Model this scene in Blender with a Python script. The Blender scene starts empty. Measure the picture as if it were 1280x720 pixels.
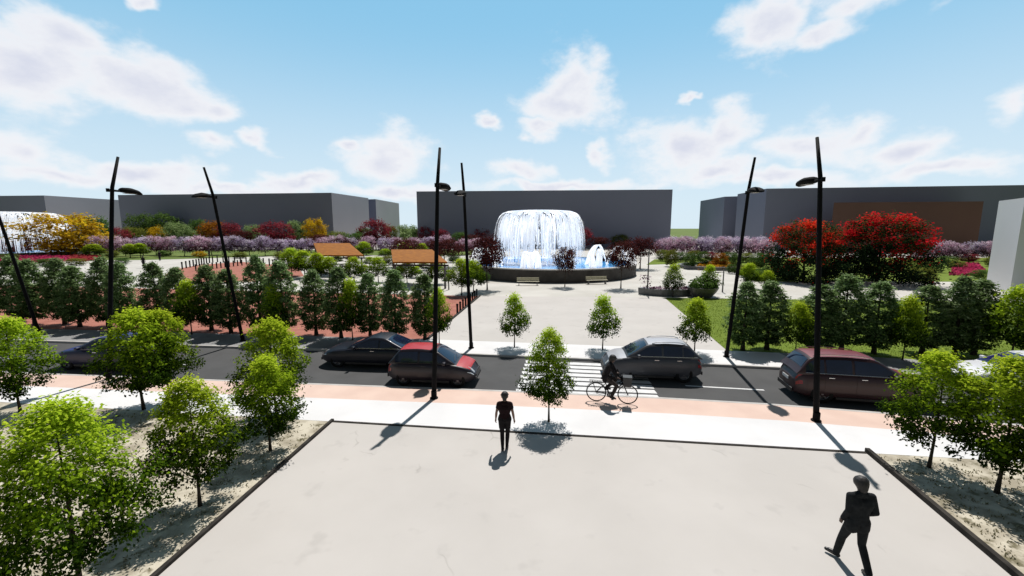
import bpy, bmesh, math, random
import numpy as np
from mathutils import Vector, Matrix, Euler

rnd = random.Random(11)
D = bpy.data
scene = bpy.context.scene
COL = scene.collection
R = math.radians

# ------------------------------------------------------------------ camera
CAM_H = 6.2
F_PX = 532.0
PITCH = R(8.0)
cs, sn = math.cos(PITCH), math.sin(PITCH)
cam = D.cameras.new('camera')
cam.sensor_width = 36.0
cam.lens = F_PX / 1280 * 36.0
cam.clip_start = 0.1
cam.clip_end = 9000
co = D.objects.new('camera', cam)
co.location = (0, 0, CAM_H)
co.rotation_euler = (R(90) - PITCH, 0, 0)
COL.objects.link(co)
scene.camera = co


def G(px, py, h=0.0):
    """survey of the site plan: ground point seen in the photo at px,py"""
    u = (px - 640) / F_PX
    v = (py - 360) / F_PX
    t = (CAM_H - h) / (sn + v * cs)
    return Vector((u * t, t * (cs - v * sn), h))


def H_at(F, py):
    v = (py - 360) / F_PX
    z = F / (cs - v * sn)
    return CAM_H - z * (sn + v * cs)


def X_at(px, F, h):
    z = F * cs + (CAM_H - h) * sn
    return (px - 640) / F_PX * z


# ------------------------------------------------------------------ materials
def new_mat(name):
    m = D.materials.new(name)
    m.use_nodes = True
    nt = m.node_tree
    nt.nodes.clear()
    out = nt.nodes.new('ShaderNodeOutputMaterial')
    return m, nt, out


def ramp(nt, stops, interp='LINEAR'):
    r = nt.nodes.new('ShaderNodeValToRGB')
    r.color_ramp.interpolation = interp
    els = r.color_ramp.elements
    while len(els) < len(stops):
        els.new(0.5)
    for e, (p, c) in zip(els, stops):
        e.position = p
        e.color = (c[0], c[1], c[2], 1)
    return r


def noise(nt, scale, detail=4, rough=.55, coord='Object', vec=None, stretch=None):
    n = nt.nodes.new('ShaderNodeTexNoise')
    n.inputs['Scale'].default_value = scale
    n.inputs['Detail'].default_value = detail
    n.inputs['Roughness'].default_value = rough
    if vec is None:
        tc = nt.nodes.new('ShaderNodeTexCoord')
        vec = tc.outputs[coord]
    if stretch:
        mp = nt.nodes.new('ShaderNodeMapping')
        mp.inputs['Scale'].default_value = stretch
        nt.links.new(vec, mp.inputs['Vector'])
        vec = mp.outputs['Vector']
    nt.links.new(vec, n.inputs['Vector'])
    return n


def surf(name, c1, c2, scale=3.0, rough=.85, bump=.0, bscale=40, detail=5, metallic=0., spots=None, coat=0., lo=.35, hi=.65):
    """two-tone noisy principled surface, optional dark spots and bump"""
    m, nt, out = new_mat(name)
    b = nt.nodes.new('ShaderNodeBsdfPrincipled')
    nt.links.new(b.outputs[0], out.inputs[0])
    n = noise(nt, scale, detail)
    r = ramp(nt, [(lo, c1), (hi, c2)])
    nt.links.new(n.outputs['Fac'], r.inputs['Fac'])
    col = r.outputs['Color']
    if spots:
        sc, thr, c3 = spots
        n3 = noise(nt, sc, 3, .6)
        r3 = ramp(nt, [(thr, (0, 0, 0)), (min(1, thr + .1), (1, 1, 1))])
        nt.links.new(n3.outputs['Fac'], r3.inputs['Fac'])
        mx = nt.nodes.new('ShaderNodeMixRGB')
        mx.inputs['Color2'].default_value = (*c3, 1)
        nt.links.new(r3.outputs['Color'], mx.inputs['Fac'])
        nt.links.new(col, mx.inputs['Color1'])
        col = mx.outputs['Color']
    nt.links.new(col, b.inputs['Base Color'])
    b.inputs['Roughness'].default_value = rough
    b.inputs['Metallic'].default_value = metallic
    b.inputs['Coat Weight'].default_value = coat
    b.inputs['Specular IOR Level'].default_value = .2 if rough > .7 else .5
    b.inputs['Coat Roughness'].default_value = .05
    if bump:
        n2 = noise(nt, bscale, 4)
        bp = nt.nodes.new('ShaderNodeBump')
        bp.inputs['Strength'].default_value = bump
        bp.inputs['Distance'].default_value = .35 / bscale
        nt.links.new(n2.outputs['Fac'], bp.inputs['Height'])
        nt.links.new(bp.outputs[0], b.inputs['Normal'])
    return m


def leaf_mat(name, stops, transl=.4, interp='LINEAR', tsat=1.0):
    m, nt, out = new_mat(name)
    at = nt.nodes.new('ShaderNodeAttribute')
    at.attribute_name = 'tint'
    r = ramp(nt, stops, interp)
    nt.links.new(at.outputs['Fac'], r.inputs['Fac'])
    oi = nt.nodes.new('ShaderNodeObjectInfo')
    hsv = nt.nodes.new('ShaderNodeHueSaturation')
    mr = nt.nodes.new('ShaderNodeMapRange')
    mr.inputs['To Min'].default_value = .9
    mr.inputs['To Max'].default_value = 1.12
    nt.links.new(oi.outputs['Random'], mr.inputs['Value'])
    nt.links.new(mr.outputs[0], hsv.inputs['Value'])
    mh = nt.nodes.new('ShaderNodeMapRange')
    mh.inputs['To Min'].default_value = .494
    mh.inputs['To Max'].default_value = .506
    nt.links.new(oi.outputs['Random'], mh.inputs['Value'])
    nt.links.new(mh.outputs[0], hsv.inputs['Hue'])
    nt.links.new(r.outputs['Color'], hsv.inputs['Color'])
    d = nt.nodes.new('ShaderNodeBsdfDiffuse')
    t = nt.nodes.new('ShaderNodeBsdfTranslucent')
    nt.links.new(hsv.outputs[0], d.inputs['Color'])
    nt.links.new(hsv.outputs[0], t.inputs['Color'])
    mx = nt.nodes.new('ShaderNodeMixShader')
    mx.inputs[0].default_value = transl
    nt.links.new(d.outputs[0], mx.inputs[1])
    nt.links.new(t.outputs[0], mx.inputs[2])
    nt.links.new(mx.outputs[0], out.inputs[0])
    return m


M = {}
M['plaza'] = surf('pale_concrete', (.48, .452, .425), (.52, .49, .462), .35, .9, .06, 60, spots=(1.1, .60, (.462, .435, .41)))
M['pavement'] = surf('white_pavement', (.64, .63, .63), (.71, .70, .70), .5, .9, .05, 50)
M['salmon'] = surf('salmon_paint', (.62, .455, .385), (.68, .515, .435), .8, .9, .05, 80)
M['asphalt'] = surf('asphalt', (.075, .075, .076), (.088, .088, .089), .7, .9, .12, 120, spots=(.5, .62, (.068, .068, .069)))
M['far_pavement_shaded'] = surf('shaded_grey_pavement', (.22, .22, .22), (.30, .30, .30), .8, .9, .05, 50)  # pavement greyed, the hedge's shade put into the colour
M['white_line'] = surf('road_paint', (.62, .62, .62), (.74, .74, .74), 4, .8)
M['kerb_dark'] = surf('dark_kerb', (.018, .015, .013), (.05, .044, .038), 3, .9, .1, 30)
M['kerb'] = surf('kerb_stone', (.42, .40, .38), (.52, .5, .48), 2, .9, .05)
M['bed'] = surf('dry_bed', (.33, .29, .22), (.56, .51, .41), 1.6, 1, .5, 18, spots=(2.3, .56, (.17, .15, .095)), lo=.38, hi=.6)
M['brick'] = surf('red_paving', (.30, .115, .085), (.40, .165, .12), 1.3, .95, .1, 30)
M['lawn'] = surf('lawn', (.115, .165, .016), (.15, .205, .025), .6, 1, .4, 25)
M['far_lawn'] = surf('far_grass', (.10, .15, .03), (.15, .19, .05), .05, 1, .2, 5)
M['promenade'] = surf('promenade_paving', (.47, .45, .41), (.56, .54, .50), .2, .9, .04)
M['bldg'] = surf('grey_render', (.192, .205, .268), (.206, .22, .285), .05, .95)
M['bldg_lit_side'] = surf('sunlit_grey_render', (.39, .38, .42), (.42, .41, .45), .05, .95)  # lighter copy of the grey, sunlight on end walls painted in
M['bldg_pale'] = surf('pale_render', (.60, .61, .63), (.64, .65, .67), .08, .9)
M['brown'] = surf('brown_reflection_tone', (.125, .072, .060), (.155, .088, .068), .05, .9)
M['black_metal'] = surf('black_metal', (.0035, .0035, .004), (.006, .006, .007), 6, .8)
for _m in ('black_metal',):
    for _n in M[_m].node_tree.nodes:
        if _n.type == 'BSDF_PRINCIPLED':
            _n.inputs['Specular IOR Level'].default_value = .12
M['grey_metal'] = surf('grey_metal', (.10, .10, .10), (.14, .14, .14), 6, .5, metallic=.3)
M['pool_wall'] = surf('pool_wall', (.055, .05, .046), (.08, .073, .068), 1, .8, .05)
M['coping'] = surf('pool_coping', (.40, .39, .38), (.5, .49, .48), 2, .8)
M['bench'] = surf('bench_board', (.50, .47, .34), (.62, .58, .44), 5, .7)
M['rust'] = surf('rust_roof', (.24, .082, .007), (.34, .125, .012), 2, .8, .1, 12)
M['trunk'] = surf('bark', (.028, .022, .016), (.065, .05, .036), 9, .95, .4, 40)
M['rubber'] = surf('rubber', (.008, .008, .008), (.014, .014, .014), 8, .85)
M['rim'] = surf('alloy_rim', (.10, .10, .11), (.16, .16, .17), 5, .35, metallic=.8)
M['black_plastic'] = surf('black_plastic', (.008, .008, .009), (.013, .013, .014), 8, .5)
M['chrome'] = surf('bright_trim', (.5, .5, .5), (.6, .6, .6), 5, .2, metallic=.9)
M['headlight'] = surf('headlight_lens', (.5, .52, .54), (.6, .62, .64), 9, .1, coat=1)
M['taillight'] = surf('taillight_lens', (.25, .01, .01), (.32, .015, .015), 9, .15, coat=1)
M['plate'] = surf('plate', (.55, .55, .55), (.62, .62, .62), 9, .5)
M['red_flower'] = None


def paint(name, c, metallic=.2):
    return surf(name, tuple(x * .93 for x in c), c, 2, .4, metallic=metallic, coat=.10)


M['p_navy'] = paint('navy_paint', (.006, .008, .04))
M['p_black'] = paint('black_blue_paint', (.006, .008, .018))
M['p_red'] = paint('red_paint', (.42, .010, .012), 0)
M['p_grey_shaded'] = paint('shaded_grey_paint', (.046, .050, .062), .2)  # flank tone of the grey car, backlit shade painted in
M['p_grey_lit'] = paint('sunlit_grey_paint', (.40, .40, .43), .1)  # same car's roof and bonnet, sunlight painted into the grey
M['p_navy_lit'] = paint('sunlit_navy_paint', (.016, .02, .15), 0)  # brighter navy for roof and bonnet, sunlight painted in
M['p_red_shaded'] = paint('shaded_red_paint', (.010, .006, .013), 0)  # red car's flanks, their backlit shade put into the colour
M['p_maroon_shaded'] = paint('shaded_maroon_paint', (.026, .007, .010), 0)  # maroon darkened for the flanks, backlit shade worked into the colour
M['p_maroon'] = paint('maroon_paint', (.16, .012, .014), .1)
M['p_white'] = paint('white_paint', (.62, .63, .66), 0)


def glass_mat(name, c):
    m, nt, out = new_mat(name)
    b = nt.nodes.new('ShaderNodeBsdfPrincipled')
    n = noise(nt, 1.5, 2)
    r = ramp(nt, [(.3, tuple(x * .7 for x in c)), (.7, c)])
    nt.links.new(n.outputs['Fac'], r.inputs['Fac'])
    nt.links.new(r.outputs['Color'], b.inputs['Base Color'])
    b.inputs['Roughness'].default_value = .04
    b.inputs['IOR'].default_value = 1.5
    nt.links.new(b.outputs[0], out.inputs[0])
    return m


M['glass'] = glass_mat('tinted_glass', (.010, .016, .042))
M['glass_blue'] = glass_mat('blue_tinted_glass', (.02, .02, .11))


def water_mat():
    m, nt, out = new_mat('pool_water')
    b = nt.nodes.new('ShaderNodeBsdfPrincipled')
    n = noise(nt, .35, 3)
    r = ramp(nt, [(.35, (.01, .20, .62)), (.65, (.06, .40, .85))])
    nt.links.new(n.outputs['Fac'], r.inputs['Fac'])
    nt.links.new(r.outputs['Color'], b.inputs['Base Color'])
    b.inputs['Roughness'].default_value = .12
    n2 = noise(nt, 4, 4)
    bp = nt.nodes.new('ShaderNodeBump')
    bp.inputs['Strength'].default_value = .3
    bp.inputs['Distance'].default_value = .1
    nt.links.new(n2.outputs['Fac'], bp.inputs['Height'])
    nt.links.new(bp.outputs[0], b.inputs['Normal'])
    nt.links.new(b.outputs[0], out.inputs[0])
    return m


M['water'] = water_mat()


def spray_mat():
    m, nt, out = new_mat('white_spray')
    n = noise(nt, 3, 2)
    r = ramp(nt, [(.3, (.93, .93, .94)), (.7, (.97, .97, .97))])
    nt.links.new(n.outputs['Fac'], r.inputs['Fac'])
    d = nt.nodes.new('ShaderNodeBsdfDiffuse')
    t = nt.nodes.new('ShaderNodeBsdfTranslucent')
    nt.links.new(r.outputs[0], d.inputs['Color'])
    nt.links.new(r.outputs[0], t.inputs['Color'])
    mx = nt.nodes.new('ShaderNodeMixShader')
    mx.inputs[0].default_value = .65
    nt.links.new(d.outputs[0], mx.inputs[1])
    nt.links.new(t.outputs[0], mx.inputs[2])
    # added glow standing in for light scattered between the drops
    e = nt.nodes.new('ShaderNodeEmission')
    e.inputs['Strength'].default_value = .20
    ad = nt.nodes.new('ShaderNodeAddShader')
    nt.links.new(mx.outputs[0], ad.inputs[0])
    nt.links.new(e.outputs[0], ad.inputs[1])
    nt.links.new(ad.outputs[0], out.inputs[0])
    return m


M['spray'] = spray_mat()

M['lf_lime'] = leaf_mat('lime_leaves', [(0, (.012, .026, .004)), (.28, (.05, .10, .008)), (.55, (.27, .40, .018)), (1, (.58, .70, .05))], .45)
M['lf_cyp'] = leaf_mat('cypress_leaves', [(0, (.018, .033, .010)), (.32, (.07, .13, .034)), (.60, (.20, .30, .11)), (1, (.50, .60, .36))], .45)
M['lf_yellow'] = leaf_mat('yellow_leaves', [(0, (.08, .03, .02)), (.35, (.32, .19, .015)), (.7, (.68, .43, .02)), (1, (.58, .52, .03))], .35)
M['lf_orange'] = leaf_mat('orange_leaves', [(0, (.07, .025, .02)), (.5, (.30, .11, .015)), (1, (.46, .22, .02))], .35)
M['lf_crimson'] = leaf_mat('crimson_leaves', [(0, (.03, .01, .012)), (.5, (.19, .025, .04)), (1, (.38, .075, .10))], .3)
M['lf_maroon'] = leaf_mat('maroon_leaves', [(0, (.015, .007, .007)), (.5, (.065, .02, .018)), (1, (.15, .042, .04))], .25)
M['lf_pale'] = leaf_mat('pale_green_leaves', [(0, (.05, .09, .03)), (.5, (.19, .29, .10)), (1, (.36, .46, .20))], .35)
M['lf_mid'] = leaf_mat('mid_green_leaves', [(0, (.02, .04, .012)), (.5, (.07, .13, .03)), (1, (.15, .24, .06))], .35)
M['lf_olive'] = leaf_mat('olive_leaves', [(0, (.03, .04, .012)), (.5, (.12, .15, .03)), (1, (.30, .30, .05))], .35)
M['lf_lilac'] = leaf_mat('lilac_blossom', [(0, (.03, .02, .02)), (.3, (.07, .045, .05)), (.42, (.26, .17, .30)), (.65, (.50, .40, .56)), (1, (.80, .72, .80))], .3)
M['lf_pink'] = leaf_mat('pink_blossom', [(0, (.03, .015, .017)), (.3, (.08, .03, .035)), (.42, (.35, .17, .27)), (.65, (.58, .38, .50)), (1, (.80, .66, .72))], .3)
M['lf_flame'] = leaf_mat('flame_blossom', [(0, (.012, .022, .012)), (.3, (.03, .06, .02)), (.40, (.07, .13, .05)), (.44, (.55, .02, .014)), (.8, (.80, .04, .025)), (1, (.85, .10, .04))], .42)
M['lf_magenta'] = leaf_mat('magenta_flowers', [(0, (.06, .09, .02)), (.35, (.22, .03, .07)), (1, (.55, .05, .16))], .3)
M['lf_red'] = leaf_mat('red_flowers', [(0, (.07, .03, .02)), (.35, (.26, .03, .03)), (1, (.5, .08, .08))], .3)
M['lf_grass'] = leaf_mat('grass_blades', [(0, (.09, .14, .012)), (1, (.19, .25, .035))], .4)
M['lf_dry'] = leaf_mat('dry_stalks', [(0, (.10, .10, .05)), (.6, (.30, .27, .17)), (1, (.45, .41, .28))], .3)

SKIN = surf('skin', (.16, .085, .06), (.19, .10, .07), 12, .6)
SKIN_D = surf('dark_skin', (.07, .038, .028), (.09, .05, .036), 12, .6)
HAIR = surf('black_hair', (.005, .004, .004), (.014, .011, .01), 40, .6, .6, 90)
C_BLACK = surf('black_cloth', (.007, .006, .007), (.013, .011, .012), 14, .9, .2, 120)
C_DKRED = surf('dark_maroon_cloth', (.009, .003, .004), (.016, .005, .006), 14, .9, .2, 120)
C_CHAR = surf('charcoal_cloth', (.010, .0115, .013), (.018, .020, .022), 14, .9, .2, 120)
C_BROWN = surf('taupe_cloth', (.03, .024, .023), (.045, .036, .034), 14, .9, .2, 120)
C_SHOE = surf('shoe_leather', (.008, .007, .007), (.014, .012, .012), 14, .4)
C_SOLE = surf('pale_sole', (.35, .34, .32), (.42, .4, .38), 14, .8)
EYEM = surf('eye', (.02, .015, .012), (.04, .03, .025), 14, .2)


def add_cracks(m, scale=.14, wdt=.0035, dark=.78):
    nt = m.node_tree
    b = [n for n in nt.nodes if n.type == 'BSDF_PRINCIPLED'][0]
    src = b.inputs['Base Color'].links[0].from_socket
    tc = nt.nodes.new('ShaderNodeTexCoord')
    vo = nt.nodes.new('ShaderNodeTexVoronoi')
    vo.feature = 'DISTANCE_TO_EDGE'
    vo.inputs['Scale'].default_value = scale
    wn = noise(nt, .9, 3, .6, vec=tc.outputs['Object'])
    mv = nt.nodes.new('ShaderNodeMixRGB')
    mv.blend_type = 'ADD'
    mv.inputs['Fac'].default_value = .9
    nt.links.new(tc.outputs['Object'], mv.inputs['Color1'])
    nt.links.new(wn.outputs['Color'], mv.inputs['Color2'])
    nt.links.new(mv.outputs[0], vo.inputs['Vector'])
    r = ramp(nt, [(0, (1, 1, 1)), (wdt, (0, 0, 0))])
    nt.links.new(vo.outputs['Distance'], r.inputs['Fac'])
    mk = noise(nt, .55, 2, .5, vec=tc.outputs['Object'])
    r2 = ramp(nt, [(.56, (0, 0, 0)), (.63, (1, 1, 1))])
    nt.links.new(mk.outputs['Fac'], r2.inputs['Fac'])
    mu = nt.nodes.new('ShaderNodeMath')
    mu.operation = 'MULTIPLY'
    nt.links.new(r.outputs['Color'], mu.inputs[0])
    nt.links.new(r2.outputs['Color'], mu.inputs[1])
    mx = nt.nodes.new('ShaderNodeMixRGB')
    mx.blend_type = 'MULTIPLY'
    mx.inputs['Color2'].default_value = (dark, dark * .99, dark * .98, 1)
    nt.links.new(mu.outputs[0], mx.inputs['Fac'])
    nt.links.new(src, mx.inputs['Color1'])
    nt.links.new(mx.outputs[0], b.inputs['Base Color'])


add_cracks(M['plaza'])


# ------------------------------------------------------------------ object helpers
def mesh_obj(name, me, mat=None, parent=None):
    o = D.objects.new(name, me)
    COL.objects.link(o)
    if mat is not None and not me.materials:
        me.materials.append(mat)
    if parent is not None:
        o.parent = parent
    return o


def from_bm(name, bm, mat, parent=None, smooth=False):
    bmesh.ops.recalc_face_normals(bm, faces=bm.faces)
    me = D.meshes.new(name)
    bm.to_mesh(me)
    bm.free()
    if smooth:
        me.polygons.foreach_set('use_smooth', [True] * len(me.polygons))
    return mesh_obj(name, me, mat, parent)


def thing(name, label, cat, loc=(0, 0, 0), rz=0, group=None, scale=None):
    o = D.objects.new(name, None)
    o.empty_display_size = .2
    COL.objects.link(o)
    o.location = loc
    o.rotation_euler = (0, 0, rz)
    if scale:
        o.scale = scale
    o['label'] = label
    o['category'] = cat
    if group:
        o['group'] = group
    return o


def tag(o, label, cat, group=None, kind=None):
    o['label'] = label
    o['category'] = cat
    if group:
        o['group'] = group
    if kind:
        o['kind'] = kind
    return o


def structure(name, verts, faces, mat):
    me = D.meshes.new(name)
    me.from_pydata(verts, [], faces)
    o = mesh_obj(name, me, mat)
    o['kind'] = 'structure'
    return o


def sheet(name, pts, z, mat):
    vs = [(p[0], p[1], z) for p in pts]
    return structure(name, vs, [list(range(len(vs)))], mat)


def strip_faces(A, B, z):
    n = len(A)
    vs = [(p[0], p[1], z) for p in A] + [(p[0], p[1], z) for p in B]
    fs = [[i, i + 1, n + i + 1, n + i] for i in range(n - 1)]
    return vs, fs


def box(bm, c, s, rot=None, bev=0.0):
    r = bmesh.ops.create_cube(bm, size=1)
    vs = r['verts']
    bmesh.ops.scale(bm, vec=s, verts=vs)
    if bev:
        es = set(e for v in vs for e in v.link_edges)
        rr = bmesh.ops.bevel(bm, geom=list(es), offset=bev, segments=2, affect='EDGES', profile=.6)
        vs = list(set(vs_ for f in rr['faces'] for vs_ in f.verts) | set(v for v in vs if v.is_valid))
    if rot is not None:
        bmesh.ops.rotate(bm, cent=(0, 0, 0), matrix=rot, verts=vs)
    bmesh.ops.translate(bm, vec=c, verts=vs)
    return vs


def tube(bm, pts, radii, seg=8, cap=True):
    """swept tube through points"""
    rings = []
    n = len(pts)
    pts = [Vector(p) for p in pts]
    prev = None
    for i, p in enumerate(pts):
        if i == 0:
            d = pts[1] - p
        elif i == n - 1:
            d = p - pts[i - 1]
        else:
            d = pts[i + 1] - pts[i - 1]
        d.normalize()
        if prev is None:
            a = d.orthogonal().normalized()
        else:
            a = (prev - d * prev.dot(d)).normalized()
        prev = a
        b = d.cross(a)
        r = radii[i] if hasattr(radii, '__len__') else radii
        rings.append([bm.verts.new(p + a * r * math.cos(2 * math.pi * k / seg) + b * r * math.sin(2 * math.pi * k / seg)) for k in range(seg)])
    for i in range(n - 1):
        for k in range(seg):
            bm.faces.new((rings[i][k], rings[i][(k + 1) % seg], rings[i + 1][(k + 1) % seg], rings[i + 1][k]))
    if cap:
        bm.faces.new(rings[0][::-1])
        bm.faces.new(rings[-1])
    return rings


def lathe(bm, prof, seg=32, axis='Z', c=(0, 0, 0)):
    rings = []
    for r, h in prof:
        ring = []
        for k in range(seg):
            a = 2 * math.pi * k / seg
            if axis == 'Z':
                p = (r * math.cos(a), r * math.sin(a), h)
            else:
                p = (r * math.cos(a), h, r * math.sin(a))
            ring.append(bm.verts.new((p[0] + c[0], p[1] + c[1], p[2] + c[2])))
        rings.append(ring)
    for i in range(len(rings) - 1):
        for k in range(seg):
            bm.faces.new((rings[i][k], rings[i][(k + 1) % seg], rings[i + 1][(k + 1) % seg], rings[i + 1][k]))
    return rings


def interp(tab, x):
    if x <= tab[0][0]:
        return tab[0][1]
    for (a, va), (b, vb) in zip(tab, tab[1:]):
        if x <= b:
            t = (x - a) / (b - a)
            return va + (vb - va) * t
    return tab[-1][1]


def sinterp(tab, x):
    xs = np.array([t[0] for t in tab])
    ys = np.array([t[1] for t in tab])
    # smoothed linear interpolation
    w = .018
    return float(np.mean([np.interp(x + d, xs, ys) for d in (-w, -w / 2, 0, w / 2, w)]))


# ------------------------------------------------------------------ ground, road, pavements
NK = [(-90, 25), (-60, 21.7), (-38, 19.5), (-19.3, 17.6), (-8.2, 16.5), (-1, 15.8), (5.5, 15.05), (9.1, 14.5), (12.6, 13.75), (20, 11.9), (40, 6.5), (70, -3)]
FK = [(-90, 31), (-60, 27), (-38, 24.3), (-17.1, 22.1), (-3.8, 20.75), (2, 19.95), (9.2, 18.9), (12.9, 18.3), (16, 17.8), (20, 17.0), (40, 12.2), (70, 4)]
ROAD_Z = -.10


def off(line, d):
    return [(x, y + d) for x, y in line]


def plaza_line(x):
    return 13.05 - .124 * (x + 5.83)


sheet('ground', [(-4000, -600), (4000, -600), (4000, 6000), (-4000, 6000)], -.16, M['far_lawn'])
vs, fs = strip_faces(NK, FK, ROAD_Z)
structure('road', vs, fs, M['asphalt'])
# near side: salmon cycle lane, white pavement
vs, fs = strip_faces(off(NK, -1.42), off(NK, -.14), 0)
structure('cycle_lane', vs, fs, M['salmon'])
low = [(x, min(plaza_line(x), y - 1.5)) for x, y in NK]
vs, fs = strip_faces(low, off(NK, -1.42), 0)
structure('pavement', vs, fs, M['pavement'])
# far side pavement, hedge shade painted in on both sides of the path
def sub(line, x0, x1):
    return [(x0, interp(line, x0))] + [p for p in line if x0 < p[0] < x1] + [(x1, interp(line, x1))]


for x0, x1, mm in ((-90, -5.2, 'far_pavement_shaded'), (-5.2, 13.4, 'pavement'), (13.4, 70, 'far_pavement_shaded')):
    vs, fs = strip_faces(sub(off(FK, .14), x0, x1), sub(off(FK, 2.5), x0, x1), 0)
    structure('pavement', vs, fs, M[mm])


def kerb_line(line, w, z0, z1, name, mat):
    bm = bmesh.new()
    prev = None
    for x, y in line:
        ring = [bm.verts.new(p) for p in ((x, y, z0), (x, y, z1), (x, y + w, z1), (x, y + w, z0))]
        if prev:
            for k in range(3):
                bm.faces.new((prev[k], prev[k + 1], ring[k + 1], ring[k]))
        prev = ring
    o = from_bm(name, bm, mat)
    o['kind'] = 'structure'
    return o


kerb_line(NK, -.14, -.14, .003, 'kerb', M['kerb'])
kerb_line(FK, .14, -.14, .003, 'kerb', M['kerb'])

# foreground plaza
PL, PR = Vector((-5.83, 13.05)), Vector((9.93, 11.10))
PLb, PRb = Vector((-7.6, -6)), Vector((6.4, -6))
sheet('plaza', [PLb, PRb, PR, PL], 0.0, M['plaza'])
LB = [(-90, plaza_line(-90)), (PL.x, PL.y), (PLb.x, PLb.y), (-90, -6)]
sheet('planting_bed', LB, -.004, M['bed'])
RBx = 60
sheet('planting_bed', [(PR.x, PR.y), (12.6, min(plaza_line(12.6), 12.2)), (20, 10.4), (40, 5.0), (60, -1.2), (60, -6), (PRb.x, PRb.y)], -.004, M['bed'])


def edging(a, b, w, h, name='edging'):
    bm = bmesh.new()
    d = Vector((b.x - a.x, b.y - a.y, 0))
    L = d.length
    ang = math.atan2(d.y, d.x)
    box(bm, ((a.x + b.x) / 2, (a.y + b.y) / 2, h / 2 - .05), (L, w, h + .1), Matrix.Rotation(ang, 3, 'Z'))
    o = from_bm(name, bm, M['kerb_dark'])
    o['kind'] = 'structure'
    return o


dl = (PLb - PL).normalized()
edging(PL + Vector((0, .06)), PLb, .09, .07)
edging(PR + Vector((0, .06)), PRb, .11, .12)
edging(PL + Vector((-.06, .01)), PR + Vector((.07, -.01)), .09, .02)

# zebra crossing + lane dashes (4 mm sheets on the asphalt)


def along(line, x):
    return interp(line, x)


zb_v, zb_f = [], []


def bar(x0, x1, fr, w, vs, fs, skew=0.):
    n = len(vs)
    for (x, s) in ((x0, -1), (x1, -1), (x1, 1), (x0, 1)):
        y = along(NK, x) + fr * (along(FK, x) - along(NK, x)) + s * w / 2
        vs.append((x, y, ROAD_Z + .004))
    fs.append([n, n + 1, n + 2, n + 3])


for i in range(8):
    fr = .06 + i * .118
    sh = fr * .55
    bar(.12 + sh * 1.1, 5.5 + sh * .9, fr, .37, zb_v, zb_f)
structure('zebra_crossing', zb_v, zb_f, M['white_line'])
ln_v, ln_f = [], []
for x0, x1 in ((-34, -31), (-27, -24), (-19.8, -15.2), (7.0, 9.9), (15.6, 18.4), (23, 26)):
    bar(x0, x1, .42 if x0 < 0 else .375, .11, ln_v, ln_f)
structure('lane_marking', ln_v, ln_f, M['white_line'])

# far side: path, brick bed, lawns, promenade
pathL = [(-4.75, 24.2), (-2.95, 38.8)]
pathR = [(11.0, 21.9), (13.75, 37.9)]
sheet('promenade', [(-110, 40), (-2.95, 38.8), (13.75, 37.9), (70, 33), (150, 120), (215, 178), (-230, 182), (-190, 120)], -.02, M['promenade'])
sheet('park_path', [(pathL[0][0], along(FK, -4.75) + 2.5), (3, along(FK, 3) + 2.5), (pathR[0][0], along(FK, 11) + 2.5), pathR[1], pathL[1]], -.004, M['plaza'])
sheet('red_paving', [(-90, 33.5), (-60, 29.5), (-38, 26.8), (-17.1, 24.6), (pathL[0][0] - .02, along(FK, -4.75) + 2.52), (pathL[1][0] - .02, pathL[1][1]), (-60, 47), (-110, 54)], -.008, M['brick'])
sheet('lawn', [(pathR[0][0] + .02, along(FK, 11) + 2.5), (16, 20.3), (20, 19.5), (40, 14.7), (70, 6.5), (110, 20), (70, 33.5), (pathR[1][0] + .02, pathR[1][1])], -.008, M['lawn'])
# lawns beyond the promenade, right
sheet('lawn', [G(945, 352), G(1300, 352), G(1300, 322), G(880, 322), G(905, 335)], -.012, M['lawn'])
sheet('lawn', [G(808, 331), G(868, 329), G(900, 322), G(818, 324)], -.012, M['lawn'])
sheet('lawn', [G(-80, 325), G(180, 325), G(385, 319), G(600, 319), G(600, 312), G(-80, 313)], -.012, M['far_lawn'])
# red fan shaped parterre on the left
sheet('red_paving', [G(205, 345), G(215, 337), G(250, 331), G(300, 327), G(345, 331), G(372, 332), G(380, 345), G(330, 352), G(240, 352)], -.012, M['brick'])
edging(Vector((pathL[0][0], along(FK, -4.75) + 2.5)), Vector(pathL[1]), .14, .08)

# ------------------------------------------------------------------ leaves and trees
NPR = np.random.RandomState(5)


def leaf_mesh(name, C, N, size, tint, mat, aspect=.55):
    n = len(C)
    N = N / np.maximum(np.linalg.norm(N, axis=1, keepdims=True), 1e-6)
    rv = NPR.normal(size=(n, 3))
    T = np.cross(N, rv)
    T /= np.maximum(np.linalg.norm(T, axis=1, keepdims=True), 1e-6)
    B = np.cross(N, T)
    s = size[:, None]
    V = np.empty((n, 4, 3))
    V[:, 0] = C - T * s * .5
    V[:, 1] = C + B * s * aspect * .5 + N * s * .08
    V[:, 2] = C + T * s * .5
    V[:, 3] = C - B * s * aspect * .5 + N * s * .08
    me = D.meshes.new(name)
    me.vertices.add(n * 4)
    me.vertices.foreach_set('co', V.reshape(-1))
    me.loops.add(n * 4)
    me.loops.foreach_set('vertex_index', np.arange(n * 4, dtype=np.int32))
    me.polygons.add(n)
    me.polygons.foreach_set('loop_start', np.arange(0, n * 4, 4, dtype=np.int32))
    me.polygons.foreach_set('loop_total', np.full(n, 4, dtype=np.int32))
    me.update(calc_edges=True)
    a = me.attributes.new('tint', 'FLOAT', 'POINT')
    a.data.foreach_set('value', np.repeat(np.clip(tint, 0, 1), 4).astype(np.float32))
    me.materials.append(mat)
    me.validate()
    return me


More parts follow.
